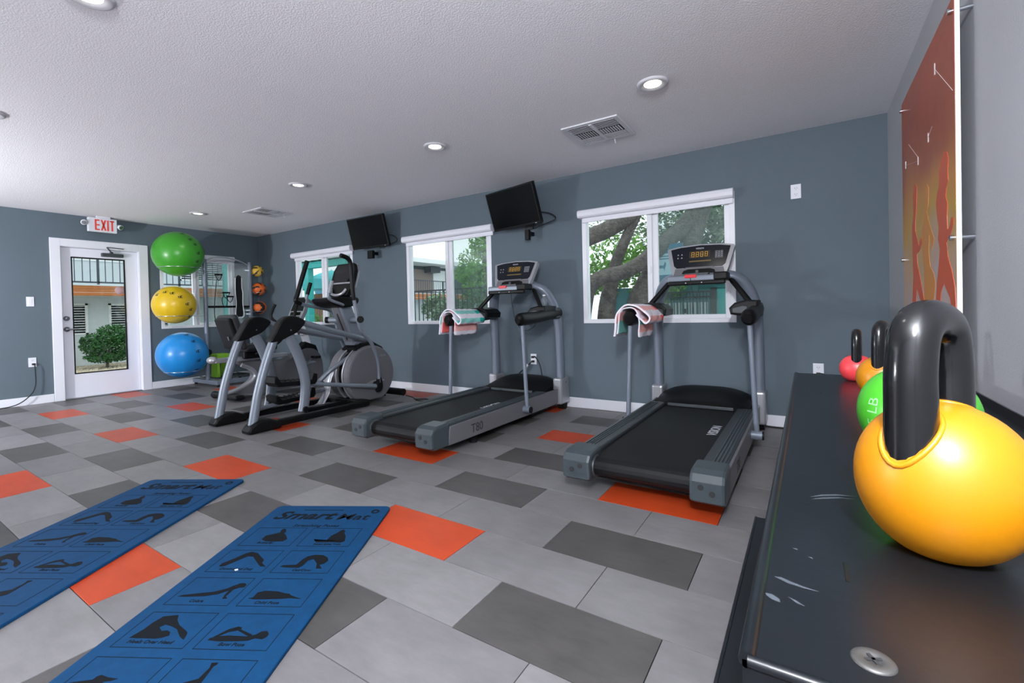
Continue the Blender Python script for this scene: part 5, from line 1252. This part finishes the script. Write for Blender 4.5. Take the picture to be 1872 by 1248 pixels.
for (y, z) in ((-1.075, 2.095), (-2.13, 2.095), (-2.13, 1.265), (-1.075, 1.265), (-2.13, 0.60), (-1.075, 0.60)):
    MB().cyl((8.582, y, z), (XR - 0.0005, y, z), 0.008, 16).cyl((8.580, y, z), (8.5919, y, z), 0.011, 16).build('standoff', 'chrome', ps)

# ================================================================== kettlebell rack
TZ = 0.76
kr = empty('kettlebell_rack', (8.30, -3.19, 0), 'long black steel kettlebell rack along the poster wall', 'rack')
KX0, KX1, KY0, KY1 = 8.095, 8.52, -4.077, -2.30
tt = MB().box(KX0, KX1, KY0, KY1, TZ - 0.006, TZ, 0.002).build('top_tray', 'rack_black', kr)
MB().tube([(KX0, KY0, TZ - 0.004), (KX0, KY1, TZ - 0.004)], 0.007, 10).build('edge_roll', 'rack_black', tt)
MB().tube([(KX0, KY0, TZ - 0.004), (KX1, KY0, TZ - 0.004)], 0.005, 10).build('edge_roll', 'rack_black', tt)
MB().box(KX0 - 0.004, KX0, KY0, KY1, TZ - 0.05, TZ - 0.004).build('edge_flange', 'rack_black', tt)
MB().box(KX0, KX1, KY0 - 0.003, KY0, TZ - 0.05, TZ - 0.004).build('edge_flange', 'rack_black', tt)
MB().box(KX1 - 0.004, KX1, KY0, -2.655, TZ - 0.05, TZ + 0.024).build('back_lip', 'rack_black', tt)
bolt = MB().lathe([(0.0, 0.0010), (0.0055, 0.0012), (0.0062, 0.0020), (0.0105, 0.0022), (0.0132, 0.0018), (0.0145, 0.0004), (0.0146, -0.001)][::-1], (8.1765, -4.0345, TZ), (0, 0, 1), 28).build('bolt', 'bolt_steel', tt)
MB().obox((8.1765, -4.0345, TZ + 0.0016), (0.012, 0.0026, 0.0012), Rz(0.5)).obox((8.1765, -4.0345, TZ + 0.0016), (0.0026, 0.012, 0.0012), Rz(0.5)).build('bolt_slot', 'slot_dark', bolt)
MB().lathe([(0.0, 0.004), (0.009, 0.0035), (0.0132, 0.0025), (0.0145, -0.001)][::-1], (8.45, -4.0345, TZ), (0, 0, 1), 24).build('bolt', 'bolt_steel', tt)
for P in ([(8.106, -3.945), (8.112, -3.943), (8.121, -3.947), (8.131, -3.950), (8.143, -3.952), (8.131, -3.953), (8.118, -3.951)],
          [(8.1005, -3.980), (8.106, -3.979), (8.1125, -3.984), (8.113, -3.989), (8.107, -3.988), (8.102, -3.984)],
          [(8.119, -3.976), (8.126, -3.979), (8.132, -3.984), (8.126, -3.983)],
          [(8.137, -3.697), (8.150, -3.680), (8.170, -3.668), (8.195, -3.663), (8.172, -3.671), (8.153, -3.684)],
          [(8.139, -3.705), (8.152, -3.690), (8.172, -3.679), (8.19, -3.676), (8.172, -3.682), (8.154, -3.695)],
          [(8.12, -3.872), (8.124, -3.870), (8.125, -3.874)], [(8.135, -3.885), (8.138, -3.883), (8.139, -3.887)]):
    MB().prism(P, 'z', TZ - 0.0002, TZ + 0.00025).build('scuff', 'scuff', tt)
lt = MB().box(8.012, 8.46, -4.36, -3.045, 0.444, 0.45, 0.002).build('lower_tray', 'rack_black', kr)
MB().box(8.008, 8.013, -4.36, -3.045, 0.39, 0.452).box(8.008, 8.46, -3.046, -3.041, 0.39, 0.449).build('edge_flange', 'rack_black', lt)
for y in (-2.75, -3.90):
    MB().box(8.47, 8.53, y - 0.03, y + 0.03, 0.04, TZ - 0.006, 0.004).build('upright', 'rack_black', kr)
    MB().box(8.12, 8.60, y - 0.03, y + 0.03, 0.0005, 0.045, 0.004).build('foot_bar', 'rack_black', kr)
    MB().quadbox((8.49, y, 0.60), (8.16, y, TZ - 0.012), 0.04, 0.03).build('tray_brace', 'rack_black', kr)
MB().quadbox((8.49, -3.90, 0.36), (8.10, -3.90, 0.435), 0.04, 0.02).build('tray_brace', 'rack_black', kr)
MB().quadbox((8.49, -3.20, 0.36), (8.10, -3.20, 0.435), 0.04, 0.02).build('tray_brace', 'rack_black', kr)
MB().box(8.48, 8.52, -3.87, -2.78, 0.34, 0.38, 0.004).build('back_beam', 'rack_black', kr)

def kettlebell(c, R, Rz_, ht, hd, hr, mt, label, hw=None, txt=None, hoff=(0, 0)):
    """c=(x,y) base centre, body radii, total height, handle direction, handle radius"""
    e = empty('kettlebell', (c[0], c[1], TZ), label, 'kettlebell', 'kettlebells on the rack')
    cz = TZ + Rz_ - 0.007
    prof = []
    th0 = math.acos(min(1, (Rz_ - 0.007) / Rz_))
    for k in range(0, 25):
        a = th0 + (pi - th0) * k / 24
        rr = R * sin(a) ** 0.92 if sin(a) > 0 else 0
        prof.append((max(rr, 0.0), cz - Rz_ * cos(a)))
    prof[0] = (prof[0][0], TZ + 0.0004)
    prof[-1] = (0.0, prof[-1][1])
    MB().lathe([(0.0, TZ + 0.0004)] + prof, (c[0], c[1], 0), (0, 0, 1), 48).build('body', mt, e)
    d = Vector((hd[0], hd[1], 0)).normalized(); hw = hw or R * 0.72
    top = TZ + ht - hr
    zb = cz + Rz_ * 0.35
    pts = [(-hw, zb), (-hw, zb + (top - zb) * 0.35), (-hw * 0.99, zb + (top - zb) * 0.66), (-hw * 0.74, zb + (top - zb) * 0.92), (0, top), (hw * 0.74, zb + (top - zb) * 0.92), (hw * 0.99, zb + (top - zb) * 0.66), (hw, zb + (top - zb) * 0.35), (hw, zb)]
    C = Vector((c[0], c[1], 0)); HC = C + Vector((hoff[0], hoff[1], 0))
    P3 = [(HC + d * a + Vector((0, 0, z)))[:] for a, z in pts]
    MB().tube(P3, [hr * 1.04, hr * 1.02, hr, hr, hr, hr, hr, hr * 1.02, hr * 1.04], 20, curve=6).build('handle', 'kb_handle', e)
    for s in (-1, 1):
        # rim where the leg enters the vinyl body
        L = HC + d * s * hw; rim = []
        for k in range(28):
            a = 2 * pi * k / 28; q = L + Vector((cos(a), sin(a), 0)) * hr * 1.10
            rho = (q - C).length / R
            rim.append((q.x, q.y, cz + Rz_ * math.sqrt(max(0.02, 1 - min(rho, 0.99) ** 2)) - 0.0005))
        MB().tube(rim, 0.0030 * R / 0.075, 8, closed=True).build('collar', mt, e)
    if txt:
        t = text_mesh(txt, R * 0.32, 'CENTER', 0.0, 0.0); m = MB(); th0 = math.atan2(-0.62, -0.78)
        vs = []
        for (u, v, w) in t[0]:
            th = th0 - (v - R * 0.10) / R; z = u; rho = R * 1.008 * math.sqrt(max(0.05, 1 - (z / Rz_) ** 2)) ** 0.92
            vs.append((c[0] + rho * cos(th), c[1] + rho * sin(th), cz + z))
        m.add(vs, t[1]); m.build('weight_lettering', 'kb_text', e)
    return e
kettlebell((8.258, -3.795), 0.0775, 0.085, 0.276, (0.50, 0.866), 0.0225, 'kb_yellow', 'large yellow kettlebell with thick black handle nearest the camera', 0.0425, None, (-0.009, -0.002))
kettlebell((8.296, -3.40), 0.085, 0.083, 0.255, (0.35, 1), 0.0175, 'kb_green', 'green kettlebell second from the camera on the rack', 0.046, '15 LB')
kettlebell((8.315, -2.77), 0.0625, 0.0625, 0.222, (0.35, 1), 0.016, 'kb_yellow', 'smaller yellow kettlebell between the green and red ones', 0.038)
kettlebell((8.279, -2.44), 0.052, 0.0485, 0.182, (0.10, 1), 0.0145, 'kb_red', 'small red kettlebell farthest along the rack', 0.030)

# ================================================================== exercise mats
POSES = {
'a': [[[0.125,0.366],[0.124,0.333],[0.154,0.314],[0.175,0.3],[0.168,0.276],[0.175,0.261],[0.19,0.272],[0.202,0.296],[0.197,0.306],[0.223,0.332],[0.243,0.361],[0.235,0.383],[0.192,0.386],[0.154,0.384]]],
'b': [[[0.369,0.362],[0.381,0.377],[0.432,0.371],[0.436,0.328],[0.454,0.296],[0.459,0.277],[0.469,0.267],[0.484,0.281],[0.486,0.299],[0.507,0.333],[0.52,0.377],[0.504,0.391],[0.47,0.387],[0.392,0.39]]],
'c': [[[0.079,0.589],[0.079,0.57],[0.111,0.524],[0.131,0.488],[0.149,0.476],[0.182,0.487],[0.221,0.522],[0.239,0.537],[0.245,0.551],[0.243,0.559],[0.278,0.59],[0.253,0.588],[0.223,0.56],[0.178,0.515],[0.154,0.513],[0.133,0.543],[0.104,0.588],[0.087,0.593]]],
'd': [[[0.339,0.589],[0.344,0.578],[0.399,0.573],[0.404,0.533],[0.415,0.507],[0.443,0.495],[0.477,0.497],[0.505,0.516],[0.518,0.538],[0.512,0.561],[0.496,0.572],[0.518,0.599],[0.494,0.599],[0.48,0.561],[0.45,0.528],[0.432,0.54],[0.43,0.577],[0.42,0.596],[0.37,0.594]]],
'e': [[[0.065,0.792],[0.077,0.784],[0.128,0.772],[0.18,0.762],[0.218,0.741],[0.232,0.722],[0.248,0.706],[0.266,0.705],[0.279,0.716],[0.279,0.731],[0.262,0.734],[0.248,0.745],[0.246,0.787],[0.26,0.8],[0.242,0.802],[0.235,0.776],[0.234,0.752],[0.206,0.776],[0.163,0.789],[0.094,0.794]]],
'f': [[[0.338,0.797],[0.351,0.79],[0.351,0.761],[0.375,0.75],[0.425,0.753],[0.452,0.762],[0.476,0.766],[0.485,0.775],[0.535,0.795],[0.487,0.792],[0.457,0.797],[0.411,0.8],[0.362,0.802]]],
'g': [[[0.075,1.007],[0.077,1.001],[0.089,0.967],[0.091,0.938],[0.103,0.903],[0.138,0.896],[0.151,0.894],[0.168,0.921],[0.195,0.945],[0.239,0.971],[0.25,0.98],[0.256,0.993],[0.261,1.011],[0.238,0.998],[0.2,0.963],[0.17,0.95],[0.144,0.943],[0.134,0.956],[0.156,0.974],[0.173,0.97],[0.19,0.978],[0.198,0.993],[0.182,1.004],[0.16,1.009],[0.125,1.008],[0.102,1.009]]],
'h': [[[0.34,1.01],[0.341,1.001],[0.36,0.992],[0.396,0.987],[0.454,0.99],[0.479,0.982],[0.491,0.965],[0.509,0.963],[0.522,0.977],[0.522,0.99],[0.513,1.001],[0.488,0.997],[0.473,1.008],[0.438,1.012],[0.376,1.014]],[[0.349,0.995],[0.375,0.959],[0.4,0.945],[0.414,0.949],[0.417,0.959],[0.47,0.982],[0.461,0.989],[0.408,0.963],[0.384,0.972],[0.363,0.992]]],
'i': [[[0.052,1.206],[0.058,1.19],[0.075,1.184],[0.119,1.175],[0.121,1.163],[0.129,1.157],[0.156,1.165],[0.191,1.169],[0.178,1.177],[0.159,1.181],[0.162,1.196],[0.123,1.207],[0.07,1.212]]],
'j': [[[0.343,1.216],[0.36,1.196],[0.394,1.175],[0.424,1.161],[0.428,1.121],[0.42,1.102],[0.44,1.1],[0.442,1.108],[0.436,1.115],[0.442,1.163],[0.442,1.193],[0.408,1.213]]]}
CAPT = [('Butterfly', 0.16, 0.404), ('Seated Spinal Twist', 0.45, 0.410), ('Downward Dog', 0.165, 0.615), ('Cat/Cow', 0.44, 0.618), ('Cobra', 0.155, 0.823), ('Child Pose', 0.42, 0.826), ('Heels Over Head', 0.16, 1.030), ('Bow Pose', 0.43, 1.033)]
MT = 0.014
def ex_mat(O, t, label, L=1.78, wdt=0.617):
    t = Vector((t[0], t[1], 0)).normalized(); n = Vector((-t.y, t.x, 0)); O = Vector((O[0], O[1], 0))
    def Q(a, b_): v = O + n * a + t * b_; return (v.x, v.y)
    r = 0.035; out = []
    for (ca, cb, a0) in ((r, r, pi), (wdt - r, r, 1.5 * pi), (wdt - r, L - r, 0), (r, L - r, 0.5 * pi)):
        for k in range(7):
            a = a0 + 0.5 * pi * k / 6; out.append(Q(ca + r * cos(a), cb + r * sin(a)))
    ctr = Q(wdt / 2, L / 2)
    e = empty('exercise_mat', (ctr[0], ctr[1], 0), label, 'exercise mat', 'blue pose mats on the floor')
    MB().prism(out, 'z', 0.0005, MT, 0.003).build('mat_pad', 'mat_blue', e)
    z = MT - 0.0003; z2 = MT + 0.0005
    X = n[:]; Yd = (-t)[:]
    def T(txt, size, a, b_, al='CENTER', sh=0.0, name='caption', bold=0.0004, wide=1.0):
        p = Q(a, b_); MB().text(txt, size, (p[0], p[1], MT + 0.0003), X, Yd, al, 0.0003, sh, 0, bold, wide).build(name, 'mat_print', e)
    T('Smart', 0.118, 0.050, 0.158, 'LEFT', 0.35, 'logo_lettering', 0.003, 1.08); T('Mat', 0.092, 0.378, 0.162, 'LEFT', 0.2, 'logo_lettering', 0.0008, 1.15)
    T('Stretching Poses', 0.034, 0.315, 0.240, sh=0.2, name='heading')
    p = Q(0.553, 0.068); MB().lathe([(0.009, z), (0.017, z2 + 0.001), (0.021, z2 + 0.001), (0.022, z)], (p[0], p[1], 0), (0, 0, 1), 24).build('eyelet', 'mat_print', e)
    q = [Q(0.17, 0.052), Q(0.38, 0.052), Q(0.38, 0.058), Q(0.17, 0.058)]; MB().prism(q, 'z', z, z2).build('logo_bar', 'mat_print', e)
    for rw in range(7):
        for (a0, a1) in ((0.048, 0.287), (0.319, 0.556)):
            b0 = 0.254 + rw * 0.2085; b1 = b0 + 0.17; m = MB(); w = 0.0022
            if b1 > L - 0.05: continue
            for (p0, p1, q0, q1) in ((a0, a1, b0, b0 + w), (a0, a1, b1 - w, b1), (a0, a0 + w, b0 + w, b1 - w), (a1 - w, a1, b0 + w, b1 - w)):
                m.prism([Q(p0, q0), Q(p1, q0), Q(p1, q1), Q(p0, q1)], 'z', z, z2)
            m.build('panel_frame', 'mat_print', e)
    for k, polys in POSES.items():
        m = MB()
        for poly in polys: m.prism([Q(a, b_) for a, b_ in poly], 'z', z, z2 + (0.0002 if poly is not polys[0] else 0))
        m.build('pose_print', 'mat_print', e)
    for (s, a, b_) in CAPT: T(s, 0.021 if len(s) < 16 else 0.016, a, b_, sh=0.15)
    return e
ex_mat((5.739, -3.081), (0.493, -0.87), 'blue exercise mat printed with stretching poses, nearer to the treadmills')
ex_mat((4.626, -3.266), (0.504, -0.864), 'blue exercise mat printed with poses, farther left and partly cut off')
solo('paper_scrap', MB().prism([(6.186, -3.537), (6.197, -3.540), (6.203, -3.531), (6.193, -3.527)], 'z', MT + 0.001, MT + 0.003), 'pale_plastic', 'tiny white scrap lying on the blue mat', 'scrap')
